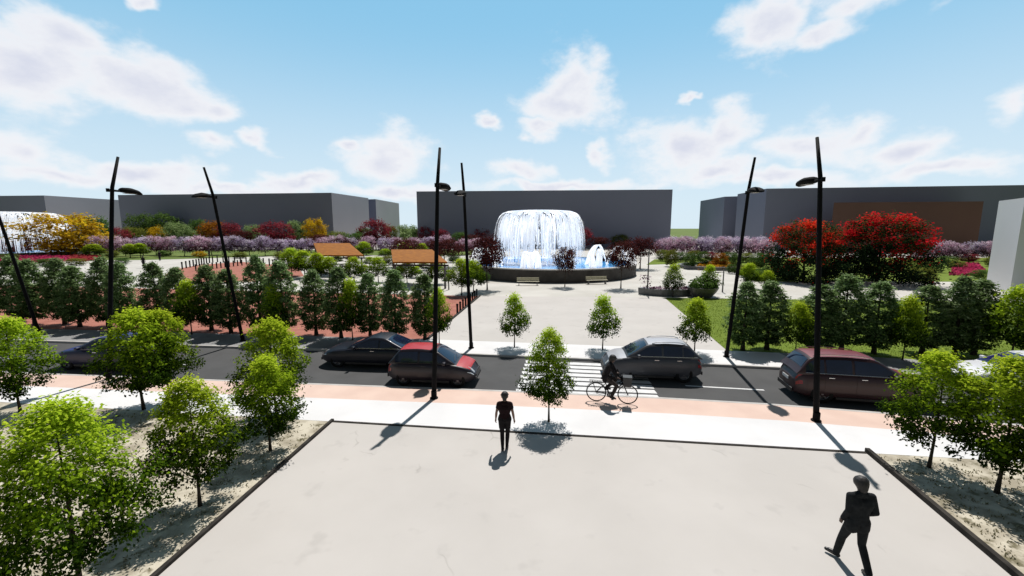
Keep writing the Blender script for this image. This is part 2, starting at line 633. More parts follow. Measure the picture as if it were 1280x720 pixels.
def crown_mesh(name, mat, n, z0, z1, Rm, shape, size, clumps=70, spread=.16, up=.5, blossom=False, grad=.40, bias=.14, jag=.0):
    """leaf cloud around clump centres inside a surface of revolution (relative radius shape(t))"""
    t = (np.arange(clumps) + NPR.rand(clumps)) / clumps
    NPR.shuffle(t)
    ang = NPR.rand(clumps) * 2 * np.pi
    rr = .25 + .75 * np.sqrt(NPR.rand(clumps))
    jit = 1 + .16 * np.sin(ang * 3 + NPR.rand() * 6) * NPR.rand(clumps) + .06 * NPR.normal(size=clumps) + jag * NPR.rand(clumps) * (NPR.rand(clumps) < .4)
    rad = Rm * np.array([shape(x) for x in t]) * rr * jit
    CC = np.stack([rad * np.cos(ang), rad * np.sin(ang), z0 + (z1 - z0) * t], 1)
    ct = NPR.rand(clumps)
    w = .4 + NPR.rand(clumps)
    idx = NPR.choice(clumps, n, p=w / w.sum())
    P = CC[idx] + NPR.normal(size=(n, 3)) * spread * Rm * np.array([1, 1, .7])
    tt = np.clip((P[:, 2] - z0) / (z1 - z0), 0, 1)
    mid = np.array([0, 0, z0 + (z1 - z0) * .4])
    O = P - mid
    ol = np.linalg.norm(O, axis=1, keepdims=True)
    O = O / np.maximum(ol, 1e-6)
    N = O * .6 + np.array([0, 0, up]) + NPR.normal(size=(n, 3)) * .55
    rr_ = np.sqrt(P[:, 0] ** 2 + P[:, 1] ** 2) / np.maximum(Rm, 1e-6)
    if blossom:
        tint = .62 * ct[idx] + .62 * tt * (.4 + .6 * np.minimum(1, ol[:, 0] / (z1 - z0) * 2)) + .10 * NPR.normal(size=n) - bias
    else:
        tint = .22 * ct[idx] + grad * tt + (.62 - grad) * np.minimum(1, rr_) + .13 * NPR.normal(size=n) + .02  # sunlit tops and shaded undersides of the crown put into the tint
    sz = size * (.7 + .6 * NPR.rand(n))
    return leaf_mesh(name, P, N, sz, tint, mat)


def trunk_mesh(name, H, r, z_crown, limbs=9, reach=.6, bend=.05):
    bm = bmesh.new()
    top = H * .86
    pts, rad = [], []
    bx, by = rnd.uniform(-bend, bend), rnd.uniform(-bend, bend)
    for i in range(8):
        t = i / 7
        pts.append((bx * math.sin(t * 3), by * math.sin(t * 2.4), top * t - .03))
        rad.append(r * (1.35 if i == 0 else 1) * (1 - .8 * t))
    tube(bm, pts, rad, 7)
    for k in range(limbs):
        t0 = rnd.uniform(z_crown / H * .95, .75)
        a = k * 2.4 + rnd.uniform(-.4, .4)
        z = top * t0
        ln = reach * rnd.uniform(.6, 1) * (1.15 - t0)
        p0 = Vector((bx * math.sin(t0 * 3), by * math.sin(t0 * 2.4), z))
        d = Vector((math.cos(a), math.sin(a), rnd.uniform(.5, 1.0)))
        p1 = p0 + d * ln * .5
        p2 = p0 + Vector((d.x, d.y, d.z * 1.15)) * ln
        rb = r * .5 * (1 - t0 * .6)
        tube(bm, [p0, p1, p2], [rb, rb * .65, rb * .2], 5)
    bmesh.ops.recalc_face_normals(bm, faces=bm.faces)
    me = D.meshes.new(name)
    bm.to_mesh(me)
    bm.free()
    me.materials.append(M['trunk'])
    me.polygons.foreach_set('use_smooth', [True] * len(me.polygons))
    return me


egg = lambda t: (min(1, .66 + t * 2.0)) * max(0, 1 - max(0, (t - .16) / .86) ** 1.55) ** .66
ball = lambda t: math.sqrt(max(0, 1 - (2 * (.08 + .86 * t) - 1) ** 2))
umbrella = lambda t: (math.sin(math.pi * (.2 + .75 * t) ** .6)) ** .7
column = lambda t: (.55 + .45 * min(1, t / .22)) * max(.05, 1 - max(0, (t - .40) / .63) ** 2.0) ** .85 * (.93 + .06 * math.sin(11 * t))
dome_ = lambda t: (.8 + .2 * min(1, t / .3)) * math.sqrt(max(0, 1 - (max(0, t - .15) / .9) ** 2.4))
mound = lambda t: math.sqrt(max(0, 1 - (t * .96) ** 2))

PROTO = {}


def proto(kind, variants):
    PROTO[kind] = variants


NEAR = []
for i in range(4):
    n_l, s_l, c_l = (19000, .066, 230) if i == 0 else (11500, .085, 170)
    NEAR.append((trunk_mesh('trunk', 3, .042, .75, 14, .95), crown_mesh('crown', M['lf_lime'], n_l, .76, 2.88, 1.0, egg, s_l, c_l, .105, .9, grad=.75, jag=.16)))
proto('lime', NEAR)
MIDL = []
for i in range(3):
    MIDL.append((trunk_mesh('trunk', 3, .045, .75, 8, .9), crown_mesh('crown', M['lf_lime'], 4500, .82, 2.88, 1.0, egg, .13, 100, .15, .8, grad=.75)))
proto('lime_far', MIDL)
CYP = []
for i in range(4):
    CYP.append((trunk_mesh('trunk', 4, .085, .5, 5, .3), crown_mesh('crown', M['lf_cyp'], 11000, .42, 3.9, .80, column, .11, 330, .10, .35)))
proto('cypress', CYP)


def far_proto(kind, mat, n, z0, Rm, shape, size, clumps, spread, H=4., blossom=False, r=.08, nv=3, up=.5, bias=.14):
    proto(kind, [(trunk_mesh('trunk', H, r, z0, 7, Rm * .9), crown_mesh('crown', mat, n, z0, H, Rm, shape, size, clumps, spread, up, blossom, bias=bias)) for _ in range(nv)])


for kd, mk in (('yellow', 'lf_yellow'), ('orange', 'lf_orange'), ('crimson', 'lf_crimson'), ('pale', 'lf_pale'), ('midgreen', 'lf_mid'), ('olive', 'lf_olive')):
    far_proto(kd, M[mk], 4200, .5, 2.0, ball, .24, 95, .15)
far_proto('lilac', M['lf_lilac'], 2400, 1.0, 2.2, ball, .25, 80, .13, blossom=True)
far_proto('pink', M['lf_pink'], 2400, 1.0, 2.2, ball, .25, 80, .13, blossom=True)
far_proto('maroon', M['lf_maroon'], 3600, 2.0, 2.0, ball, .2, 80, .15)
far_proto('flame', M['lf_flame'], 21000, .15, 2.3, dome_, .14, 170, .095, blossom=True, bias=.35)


def tree(kind, name, label, cat, loc, H, width, group=None, rz=None, v=None, top_only=False):
    """one tree: empty at its foot with a trunk and a crown"""
    vs = PROTO[kind]
    tm, cm = vs[rnd.randrange(len(vs)) if v is None else v % len(vs)]
    if 'bb' not in cm:
        a = np.empty(len(cm.vertices) * 3)
        cm.vertices.foreach_get('co', a)
        a = a.reshape(-1, 3)
        rxy = np.sqrt((a[:, :2] ** 2).sum(1))
        cm['bb'] = [float(np.percentile(a[:, 2], 99.7)), float(np.percentile(rxy, 98.5))]
    hz, wr = cm['bb']
    s_z = H / hz
    s_w = width / 2 / wr
    t = thing(name, label, cat, loc, rnd.uniform(0, 6.28) if rz is None else rz, group, (s_w, s_w, s_z))
    mesh_obj('trunk', tm, None, t)
    mesh_obj('crown', cm, None, t)
    return t


ORD = ['first', 'second', 'third', 'fourth', 'fifth', 'sixth', 'seventh', 'eighth', 'ninth', 'tenth', 'eleventh', 'twelfth',
       'thirteenth', 'fourteenth', 'fifteenth', 'sixteenth', 'seventeenth', 'eighteenth', 'nineteenth', 'twentieth',
       'twenty-first', 'twenty-second', 'twenty-third', 'twenty-fourth']

# young lime-green street trees in the foreground: (base px, top px y, crown width px, label)
street = [
    (103, 747, 503, 184, 'large bushy lime-green tree filling the lower left corner, nearest of all'),
    (250, 632, 474, 112, 'round lime-green tree in the left bed, casting a shadow to the dark edging'),
    (338, 563, 446, 86, 'small lime-green tree in the left bed nearest the plaza corner'),
    (346, 521, 399, 92, 'lime-green tree half hidden behind the smaller one by the plaza corner'),
    (180, 512, 387, 98, 'left one of two overlapping lime-green trees on the left pavement'),
    (211, 503, 388, 72, 'right one of two overlapping lime-green trees on the left pavement'),
    (26, 517, 397, 88, 'lime-green tree on the pavement at the left edge beside the navy car'),
    (686, 527, 411, 66, 'slim lime-green tree alone on the white pavement between woman and cyclist'),
    (1161, 584, 441, 100, 'lime-green tree in the right bed in front of the maroon car'),
    (1246, 616, 447, 134, 'taller lime-green tree at the right edge beyond the plaza edging'),
]
for i, (bx, by, ty, w, lab) in enumerate(street):
    p = G(bx, by)
    Hh = H_at(p.y, ty)
    z = p.y * cs + (CAM_H - 1.8) * sn
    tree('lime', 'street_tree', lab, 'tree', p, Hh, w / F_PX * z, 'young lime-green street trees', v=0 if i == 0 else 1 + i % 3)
p = G(1352, 668)
tree('lime', 'street_tree', 'lime-green tree mostly outside the right edge, throwing shade on the bed', 'tree', p, 3.4, 2.5, 'young lime-green street trees', v=2)
p = G(-72, 640)
tree('lime', 'street_tree', 'lime-green tree mostly outside the left edge, only a few leaves in view', 'tree', p, 3.0, 2.1, 'young lime-green street trees')

# three small trees beyond the road on the park path
for bx, by, ty, w, lab in ((643, 434, 367, 40, 'small round tree on the park path left of the crossing'),
                           (753, 437, 369, 43, 'small round tree on the park path behind the cyclist'),
                           (868, 441, 373, 44, 'small round tree by the park path behind the grey car')):
    p = G(bx, by)
    tree('lime_far', 'street_tree', lab, 'tree', p, H_at(p.y, ty), w / F_PX * (p.y + .5), 'small trees at the start of the park path')

# hedge rows of columnar cypresses
leftx = [-12, 20, 47, 76, 103, 131, 160, 194, 229, 261, 291, 323, 357, 393, 428, 461, 496, 530]
lh = [3.9, 4.3, 4.0, 4.1, 3.8, 4.3, 4.0, 4.0, 3.7, 3.9, 3.6, 4.5, 4.2, 3.8, 3.9, 3.6, 3.7, 3.5]
a, b = G(20, 404), G(532, 426)
for i, px in enumerate(leftx):
    # intersect the pixel column with the planting line
    tt = 0.
    for _ in range(30):
        q = a + (b - a) * tt
        z = q.y * cs + CAM_H * sn
        cur = 640 + q.x / z * F_PX
        tt += (px - cur) / 560
    q = a + (b - a) * tt
    q.y += (.25 if i % 2 else -.15)
    place = '%s dark cypress from the left in the hedge left of the path' % ORD[i - 1] if i else 'dark columnar cypress cut by the left edge of the hedge row'
    tree('cypress', 'cypress', place, 'cypress', q, lh[i] * rnd.uniform(1.0, 1.06), rnd.uniform(1.75, 2.05), 'cypresses of the left hedge row')
rightx = [927, 961, 1018, 1055, 1090, 1157, 1190, 1222, 1290, 1325]
rh = [3.5, 3.5, 3.4, 3.9, 3.6, 3.4, 3.9, 3.7, 3.6, 3.6]
a, b = G(925, 437), G(1222, 445)
for i, px in enumerate(rightx):
    tt = 0.
    for _ in range(30):
        q = a + (b - a) * tt
        z = q.y * cs + CAM_H * sn
        cur = 640 + q.x / z * F_PX
        tt += (px - cur) / 350
    q = a + (b - a) * tt
    q.y += (.2 if i % 2 else -.1)
    tree('cypress', 'cypress', '%s dark cypress from the park path in the right hedge' % ORD[i], 'cypress', q, rh[i], rnd.uniform(1.85, 2.1), 'cypresses of the right hedge row')
# lime-green trees mixed into the rows
mixl = [(240, 418, 350, 40, 'lime-green tree squeezed between dark cypresses in the middle of the left hedge'),
        (345, 423, 356, 34, 'lime-green tree between dark cypresses behind the second far lamp'),
        (441, 425, 348, 36, 'lime-green tree between dark cypresses above the black coupe'),
        (549, 431, 360, 34, 'lime-green tree at the path end of the left hedge, behind the middle lamp'),
        (994, 444, 377, 38, 'lime-green tree between cypresses left of the nearest right lamp'),
        (1128, 450, 370, 46, 'lime-green tree among cypresses above the maroon car'),
        (1262, 455, 358, 66, 'broad lime-green tree at the right end of the hedge by the white car')]
for bx, by, ty, w, lab in mixl:
    p = G(bx, by)
    tree('lime_far', 'hedge_tree', lab, 'tree', p, H_at(p.y, ty), w / F_PX * (p.y + .5), 'lime-green trees within the hedge rows')

# grove of small trees further in the park
grove = [(365, 345, 311, 28), (381, 347, 314, 30), (398, 349, 317, 26), (412, 350, 322, 24), (443, 352, 322, 24), (473, 353, 322, 24), (509, 354, 325, 24), (546, 355, 328, 26), (577, 369, 324, 32), (592, 366, 326, 28),
         (163, 322, 306, 20), (176, 322, 305, 18), (118, 322, 306, 22),
         (506, 325, 304, 22), (528, 325, 305, 20), (455, 322, 303, 22)]
nm = ['left of the pergola', 'under the left pergola', 'in front of the right pergola', 'beside the fountain']
for i, (bx, by, ty, w) in enumerate(grove):
    p = G(bx, by)
    lab = ('%s small lime-green tree from the left in front of the pergolas' % ORD[i] if i < 10 else
           '%s small green shrub tree from the left on the far left lawn' % ORD[{12: 0, 10: 1, 11: 2}[i]] if i < 13 else
           '%s small green tree from the left behind the rust-roofed pergolas' % ORD[{15: 0, 13: 1, 14: 2}[i]])
    tree('lime_far', 'small_tree', lab, 'tree', p, H_at(p.y, ty - 1), 1.22 * w / F_PX * (p.y + .5), 'small lime trees in the park')
groveR = [(841, 371, 330, 27, 'lime', 'lime-green tree beside the curved dark planter at the lawn tip'),
          (886, 370, 331, 28, 'lime', 'lime-green tree beside the bowl planter at the lawn tip'),
          (935, 360, 329, 27, 'lime', 'lime-green tree on the paving right of the thin grey post'),
          (958, 362, 338, 24, 'lime', 'pale green tree just behind the right hedge near the leaning far lamp'),
          (838, 333, 312, 18, 'olive', 'small yellowish bush at the left end of the right pink blossom row'),
          (862, 336, 316, 18, 'mid', 'dark green bush on the round island bed, leftmost'),
          (878, 333, 314, 18, 'mid', 'dark green bush on the round island bed, second from the left'),
          (900, 334, 316, 20, 'orange', 'rusty orange bush on the round island bed'),
          (920, 336, 317, 16, 'mid', 'dark green bush right of the rusty orange one'),
          (948, 336, 316, 22, 'mid', 'dark green bush on the lawn right of the leaning far lamp'),
          (968, 348, 328, 26, 'mid', 'green bush at the foot of the red-flowering trees, left'),
          (985, 352, 330, 26, 'mid', 'green bush at the foot of the red-flowering trees, middle'),
          (1150, 352, 334, 34, 'olive', 'yellow-green bush on the lawn right of the red-flowering trees'),
          (1245, 305, 291, 46, 'mid', 'low green tree clump in front of the far right grey building')]
kmap = {'lime': 'lime_far', 'olive': 'olive', 'mid': 'midgreen', 'orange': 'orange'}
for bx, by, ty, w, k, lab in groveR:
    p = G(bx, by)
    tree(kmap[k], 'small_tree' if k == 'lime' else 'bush', lab, 'tree' if k == 'lime' else 'bush', p, H_at(p.y, ty), w / F_PX * (p.y + .5), 'small trees and bushes of the right park')

# flowering flame trees
for bx, by, ty, w, lab in ((1004, 352, 276, 90, 'big red-flowering tree with dark underside behind the nearest right lamp, left of a pair'),
                           (1096, 353, 268, 112, 'big red-flowering tree with dark underside, right of a pair before the brown block')):
    p = G(bx, by)
    tree('flame', 'flame_tree', lab, 'tree', p, H_at(p.y, ty), w / F_PX * (p.y + .5), 'red-flowering trees')

# dark maroon trees around the pool
for bx, by, ty, w, lab in ((507, 333, 298, 44, 'dark plum tree behind the right pergola, left of a pair'),
                           (556, 334, 298, 58, 'dark plum tree behind the middle lamps, right of a pair'),
                           (609, 362, 293, 48, 'dark plum tree at the left end of the pool'),
                           (706, 358, 308, 33, 'dark plum tree in front of the fountain dome between the benches'),
                           (776, 360, 301, 42, 'dark plum tree at the right end of the pool wall'),
                           (800, 336, 296, 46, 'dark plum tree behind the right end of the pool')):
    p = G(bx, by)
    tree('maroon', 'plum_tree', lab, 'tree', p, H_at(p.y, ty), w / F_PX * (p.y + .5), 'dark plum trees around the pool')

# autumn coloured trees in front of the buildings: px, base, top, width, kind, words
autumn = [(87, 320, 267, 92, 'yellow', 'broad golden yellow tree at far left, in front of the white fountain'),
          (122, 314, 270, 34, 'midgreen', 'green tree behind the right flank of the golden tree'),
          (150, 313, 284, 30, 'crimson', 'small dark red tree by the left near lamp'),
          (170, 312, 284, 30, 'olive', 'olive green tree right of the left near lamp'),
          (178, 308, 267, 34, 'midgreen', 'tall dark green tree, left of two before the long left building'),
          (208, 308, 266, 40, 'midgreen', 'tall dark green tree, right of two before the long left building'),
          (199, 311, 283, 26, 'yellow', 'small yellow tree beside the pale green round tree'),
          (223, 311, 278, 40, 'pale', 'pale green round tree, widest of the pale ones'),
          (249, 309, 274, 26, 'midgreen', 'narrow green tree left of the orange one'),
          (267, 311, 276, 36, 'orange', 'orange tree beside the crimson tree and second far lamp'),
          (291, 311, 278, 36, 'crimson', 'crimson tree crossed by the second far lamp'),
          (318, 310, 281, 28, 'pale', 'small pale green tree between two crimson trees'),
          (345, 311, 277, 48, 'crimson', 'wide crimson tree before the long left building'),
          (373, 309, 276, 32, 'pale', 'pale green tree between wide crimson and yellow trees'),
          (395, 310, 273, 32, 'yellow', 'bright yellow tree by the corner of the long left building'),
          (402, 315, 293, 34, 'maroon', 'low dark plum tree under the bright yellow tree'),
          (442, 315, 291, 34, 'midgreen', 'low dark green tree behind the left pergola'),
          (470, 312, 274, 42, 'crimson', 'tall crimson tree before the sunlit building face'),
          (489, 308, 282, 20, 'olive', 'olive tree right of the tall crimson tree'),
          (511, 307, 281, 32, 'pale', 'pale green tree in the gap between left and centre buildings'),
          (533, 309, 283, 24, 'crimson', 'small crimson tree left of the middle near lamp'),
          (602, 309, 284, 28, 'crimson', 'crimson tree left of the fountain dome'),
          (762, 306, 293, 30, 'olive', 'low olive grass tree right of the fountain dome, leftmost'),
          (785, 306, 291, 30, 'midgreen', 'low green tree at the right corner of the centre building'),
          (815, 306, 292, 34, 'midgreen', 'low green tree right of the centre building corner')]
for bx, by, ty, w, k, lab in autumn:
    p = G(bx, by)
    tree(k, 'autumn_tree' if k in ('yellow', 'orange', 'crimson') else 'tree', lab, 'tree', p, H_at(p.y, ty), w / F_PX * (p.y + .5), 'coloured trees before the far buildings')

extra = [(6, 312, 280, 40, 'pale', 'pale green tree at the left edge before the white fountain'),
         (34, 316, 297, 50, 'maroon', 'low dark plum bush left of the golden tree'),
         (64, 318, 303, 40, 'maroon', 'low dark plum bush under the left side of the golden tree'),
         (133, 315, 292, 28, 'olive', 'olive bush between the golden tree and the left near lamp'),
         (303, 312, 288, 30, 'maroon', 'dark plum bush right of the second far lamp'),
         (422, 312, 289, 34, 'olive', 'olive bush right of the bright yellow tree'),
         (428, 318, 297, 30, 'maroon', 'dark plum bush directly behind the left pergola'),
         (455, 309, 285, 26, 'midgreen', 'green tree at the foot of the sunlit end wall'),
         (552, 311, 286, 26, 'crimson', 'dark crimson tree between the two middle lamps'),
         (575, 312, 290, 30, 'midgreen', 'green tree behind the second middle lamp'),
         (588, 313, 293, 24, 'maroon', 'dark plum bush just left of the fountain'),
         (633, 312, 280, 32, 'maroon', 'dark plum tree seen through the left half of the spray'),
         (724, 312, 284, 34, 'crimson', 'crimson tree seen through the right half of the spray'),
         (748, 312, 296, 30, 'maroon', 'dark plum bush between spray and pool end'),
         (775, 310, 293, 26, 'olive', 'olive grass clump above the right pool end'),
         (832, 308, 296, 26, 'olive', 'olive bush below the green gap between buildings')]
for bx, by, ty, w, k, lab in extra:
    p = G(bx, by)
    tree(k, 'garden_tree', lab, 'tree', p, H_at(p.y, ty), w / F_PX * (p.y + .5), 'garden trees between the blossom rows')
beds = [(828, 326, 14, 20, 'olive'), (850, 327, 12, 18, 'midgreen'), (868, 325, 12, 18, 'olive'), (889, 326, 11, 18, 'crimson'), (912, 327, 12, 20, 'midgreen'), (932, 328, 12, 20, 'olive'),
        (955, 330, 13, 22, 'midgreen'), (930, 346, 15, 20, 'olive'), (915, 342, 12, 16, 'midgreen'), (948, 350, 14, 20, 'midgreen'), (1142, 338, 14, 24, 'olive'), (1165, 340, 13, 24, 'midgreen'),
        (1185, 330, 10, 20, 'midgreen'), (1210, 328, 11, 22, 'crimson'), (1240, 333, 12, 20, 'olive'), (1155, 330, 11, 22, 'pink'), (1195, 337, 11, 20, 'olive'), (1225, 348, 11, 22, 'midgreen'), (1255, 345, 12, 22, 'pink'), (872, 320, 11, 20, 'pink'), (905, 319, 11, 20, 'pink')]
beds.sort()
for i, (bx, by, hp, w, k) in enumerate(beds):
    p = G(bx, by)
    lab = '%s low garden bush from the left on the lawns of the right park' % ORD[i]
    tree(k, 'bush', lab, 'bush', p, H_at(p.y, by - hp), w / F_PX * (p.y + .5), 'low bushes on the right lawns')
bedsl = [(12, 327, 10, 22, 'midgreen'), (140, 322, 9, 18, 'olive'), (205, 321, 8, 18, 'midgreen'), (352, 324, 9, 20, 'olive'), (420, 330, 12, 22, 'lime_far'), (462, 333, 12, 22, 'lime_far'),
         (486, 331, 12, 20, 'olive'), (530, 338, 12, 20, 'lime_far'), (482, 322, 11, 22, 'lime_far'), (545, 324, 11, 20, 'olive'), (566, 328, 12, 20, 'midgreen'), (58, 333, 10, 26, 'midgreen'), (96, 332, 9, 22, 'olive'), (152, 331, 9, 20, 'midgreen'), (402, 340, 12, 22, 'lime_far'), (432, 341, 12, 20, 'midgreen'),
         (456, 344, 13, 22, 'lime_far'), (497, 345, 13, 20, 'midgreen'), (520, 347, 14, 22, 'lime_far'), (562, 350, 13, 20, 'olive'), (604, 352, 12, 18, 'midgreen'), (250, 322, 8, 18, 'yellow'), (300, 323, 8, 18, 'olive'), (440, 326, 10, 20, 'orange')]
bedsl.sort()
for i, (bx, by, hp, w, k) in enumerate(bedsl):
    p = G(bx, by)
    lab = '%s low garden bush from the left in the park left of the fountain' % ORD[i]
    tree(k, 'bush', lab, 'bush', p, H_at(p.y, by - hp), w / F_PX * (p.y + .5), 'low bushes left of the fountain')

# rows of lilac and pink blossom trees
rows = [('lilac', list(range(126, 382, 17)), 319, 296, 'lilac', 'left lilac row'),
        ('pink', list(range(404, 600, 19)), 318, 295, 'mauve', 'mauve row behind the pergolas'),
        ('pink', list(range(826, 968, 16)), 322, 296, 'pink', 'pink row right of the pool'),
        ('pink', list(range(1146, 1266, 17)), 327, 302, 'pale pink', 'pale row below the brown wall')]
for kind, xs, by, ty, colr, where in rows:
    for i, px in enumerate(xs):
        y = by + rnd.uniform(-1.2, 1.2)
        p = G(px + rnd.uniform(-3, 3), y)
        lk = kind if rnd.random() < .75 else ('pink' if kind == 'lilac' else 'lilac')
        tree(lk, 'blossom_tree', '%s blossom tree from the left in the %s' % (ORD[i], where), 'tree', p, H_at(p.y, ty + rnd.uniform(-2, 3)), rnd.uniform(22, 30) / F_PX * p.y, 'blossom trees, ' + where)
for i, px in enumerate(range(838, 968, 22)):
    p = G(px, 316)
    tree('lilac', 'blossom_tree', '%s lilac tree from the left in the second row behind the right pink row' % ORD[i], 'tree', p, H_at(p.y, 295), 30 / F_PX * p.y, 'second blossom row on the right')


def flower_patch(name, label, cat, poly, n, h, size, mat):
    """dense low planting over a convex quad"""
    P = [Vector((p.x, p.y, 0)) for p in poly]
    uv = np.clip(NPR.normal(.5, .24, size=(n, 2)), 0, 1) + NPR.normal(size=(n, 2)) * .02
    A, B, C_, D_ = [np.array(p) for p in P]
    pts = (A * (1 - uv[:, :1]) + B * uv[:, :1]) * (1 - uv[:, 1:]) + (D_ * (1 - uv[:, :1]) + C_ * uv[:, :1]) * uv[:, 1:]
    pts[:, 2] = NPR.rand(n) * h
    N = NPR.normal(size=(n, 3)) * .6 + np.array([0, 0, .6])
    tint = pts[:, 2] / h * .7 + NPR.rand(n) * .4
    o = mesh_obj(name, leaf_mesh(name, pts, N, size * (.6 + NPR.rand(n) * .8), tint, mat, .8))
    tag(o, label, cat, None, 'stuff')
    return o


flower_patch('flower_bed', 'long strip of magenta flowers on the far left', 'flowers', [G(-40, 329), G(82, 328), G(82, 322), G(-40, 322)], 5000, .6, .5, M['lf_magenta'])
flower_patch('flower_bed', 'strip of red flowers right of the magenta strip, far left', 'flowers', [G(86, 327), G(124, 326), G(124, 321), G(86, 321)], 2200, .5, .45, M['lf_red'])
flower_patch('flower_bed', 'magenta flower patch on the right lawn below the blossom row', 'flowers', [G(1188, 345), G(1232, 343), G(1222, 331), G(1195, 332)], 2600, .4, .4, M['lf_magenta'])
flower_patch('flower_bed', 'dark red hedge planting under the golden tree', 'flowers', [G(-40, 320), G(40, 320), G(40, 313), G(-40, 313)], 2600, 2.2, .7, M['lf_maroon'])
flower_patch('flower_bed', 'low planting with reddish tint on the round island bed', 'flowers', [G(868, 338), G(918, 338), G(914, 330), G(878, 330)], 1500, .5, .4, M['lf_orange'])


# short grass over the sunlit lawn next to the path, dry tufts in the beds
def blades(name, label, cat, pts, h, mat, w=.03):
    n = len(pts)
    me = D.meshes.new(name)
    a = NPR.rand(n) * 6.283
    hh = h * (.5 + NPR.rand(n) * .8)
    dx, dy = np.cos(a) * w, np.sin(a) * w
    V = np.zeros((n, 3, 3))
    V[:, 0] = pts - np.stack([dx, dy, 0 * dx], 1)
    V[:, 1] = pts + np.stack([dx, dy, 0 * dx], 1)
    V[:, 2] = pts + np.stack([NPR.normal(size=n) * h * .4, NPR.normal(size=n) * h * .4, hh], 1)
    me.vertices.add(n * 3)
    me.vertices.foreach_set('co', V.reshape(-1))
    me.loops.add(n * 3)
    me.loops.foreach_set('vertex_index', np.arange(n * 3, dtype=np.int32))
    me.polygons.add(n)
    me.polygons.foreach_set('loop_start', np.arange(0, n * 3, 3, dtype=np.int32))
    me.polygons.foreach_set('loop_total', np.full(n, 3, dtype=np.int32))
    me.update(calc_edges=True)
    at = me.attributes.new('tint', 'FLOAT', 'POINT')
    at.data.foreach_set('value', np.repeat(NPR.rand(n), 3).astype(np.float32))
    me.materials.append(mat)
    o = mesh_obj(name, me)
    tag(o, label, cat, None, 'stuff')


def inside(poly, x, y):
    c = False
    n = len(poly)
    j = n - 1
    for i in range(n):
        xi, yi = poly[i][0], poly[i][1]
        xj, yj = poly[j][0], poly[j][1]
        if (yi > y) != (yj > y) and x < (xj - xi) * (y - yi) / (yj - yi) + xi:
            c = not c
        j = i
    return c


lawn_poly = [(11.1, 21.6), (20, 19.6), (36, 15.8), (36, 30), (24, 37), (13.8, 37.8)]
pts = []
while len(pts) < 26000:
    x, y = rnd.uniform(11, 36), rnd.uniform(15.5, 38)
    if inside(lawn_poly, x, y):
        pts.append((x, y, -.01))
blades('grass', 'short bright grass on the lawn right of the park path', 'grass', np.array(pts), .06, M['lf_grass'], .02)
pts = []
lb = [(-16, 14.1), (-5.95, 12.9), (-6.75, 5), (-14, 5)]
rb = [(10.1, 11.0), (16, 9.5), (16, 5), (9.0, 5)]
for poly, x0, x1, k in ((lb, -16, -5.9, 5200), (rb, 9, 16, 3200)):
    c = 0
    while c < k:
        tx, ty = rnd.uniform(x0, x1), rnd.uniform(5, 14.5)
        if inside(poly, tx, ty):
            for _ in range(rnd.choice((1, 1, 2, 5))):
                pts.append((tx + rnd.gauss(0, .05), ty + rnd.gauss(0, .05), -.006))
                c += 1
blades('dry_grass', 'sparse dry grass tufts on the cream beds beside the plaza', 'grass', np.array(pts), .05, M['lf_dry'], .018)


# ------------------------------------------------------------------ fountain
def arc_strands(bm, jets):
    """each jet: list of points -> thin flat ribbon crossed with another"""
    for pts, w in jets:
        for ax in (0, 1):
            prev = None
            for i, p in enumerate(pts):
                ww = w[i] if hasattr(w, '__len__') else w
                d = Vector((ww, 0, 0)) if ax == 0 else Vector((0, ww, 0))
                a, b = bm.verts.new(Vector(p) - d), bm.verts.new(Vector(p) + d)
                if prev:
                    bm.faces.new((prev[0], prev[1], b, a))
                prev = (a, b)


def dome_points(R0, Ht, ang, t, wob):
    """mushroom shaped water sheet: t=0 centre top, t=1 water level"""
    tab = ((0, 0, 1.0), (.30, .45, 1.0), (.42, .68, .985), (.50, .79, .95), (.57, .87, .885), (.66, .93, .76), (.78, .975, .55), (.9, 1.0, .27), (1, 1.01, 0))
    r = R0 * interp([(a, b) for a, b, _ in tab], t)
    z = Ht * interp([(a, b) for a, _, b in tab], t)
    return Vector((r * math.cos(ang) * wob, r * math.sin(ang) * wob, z))


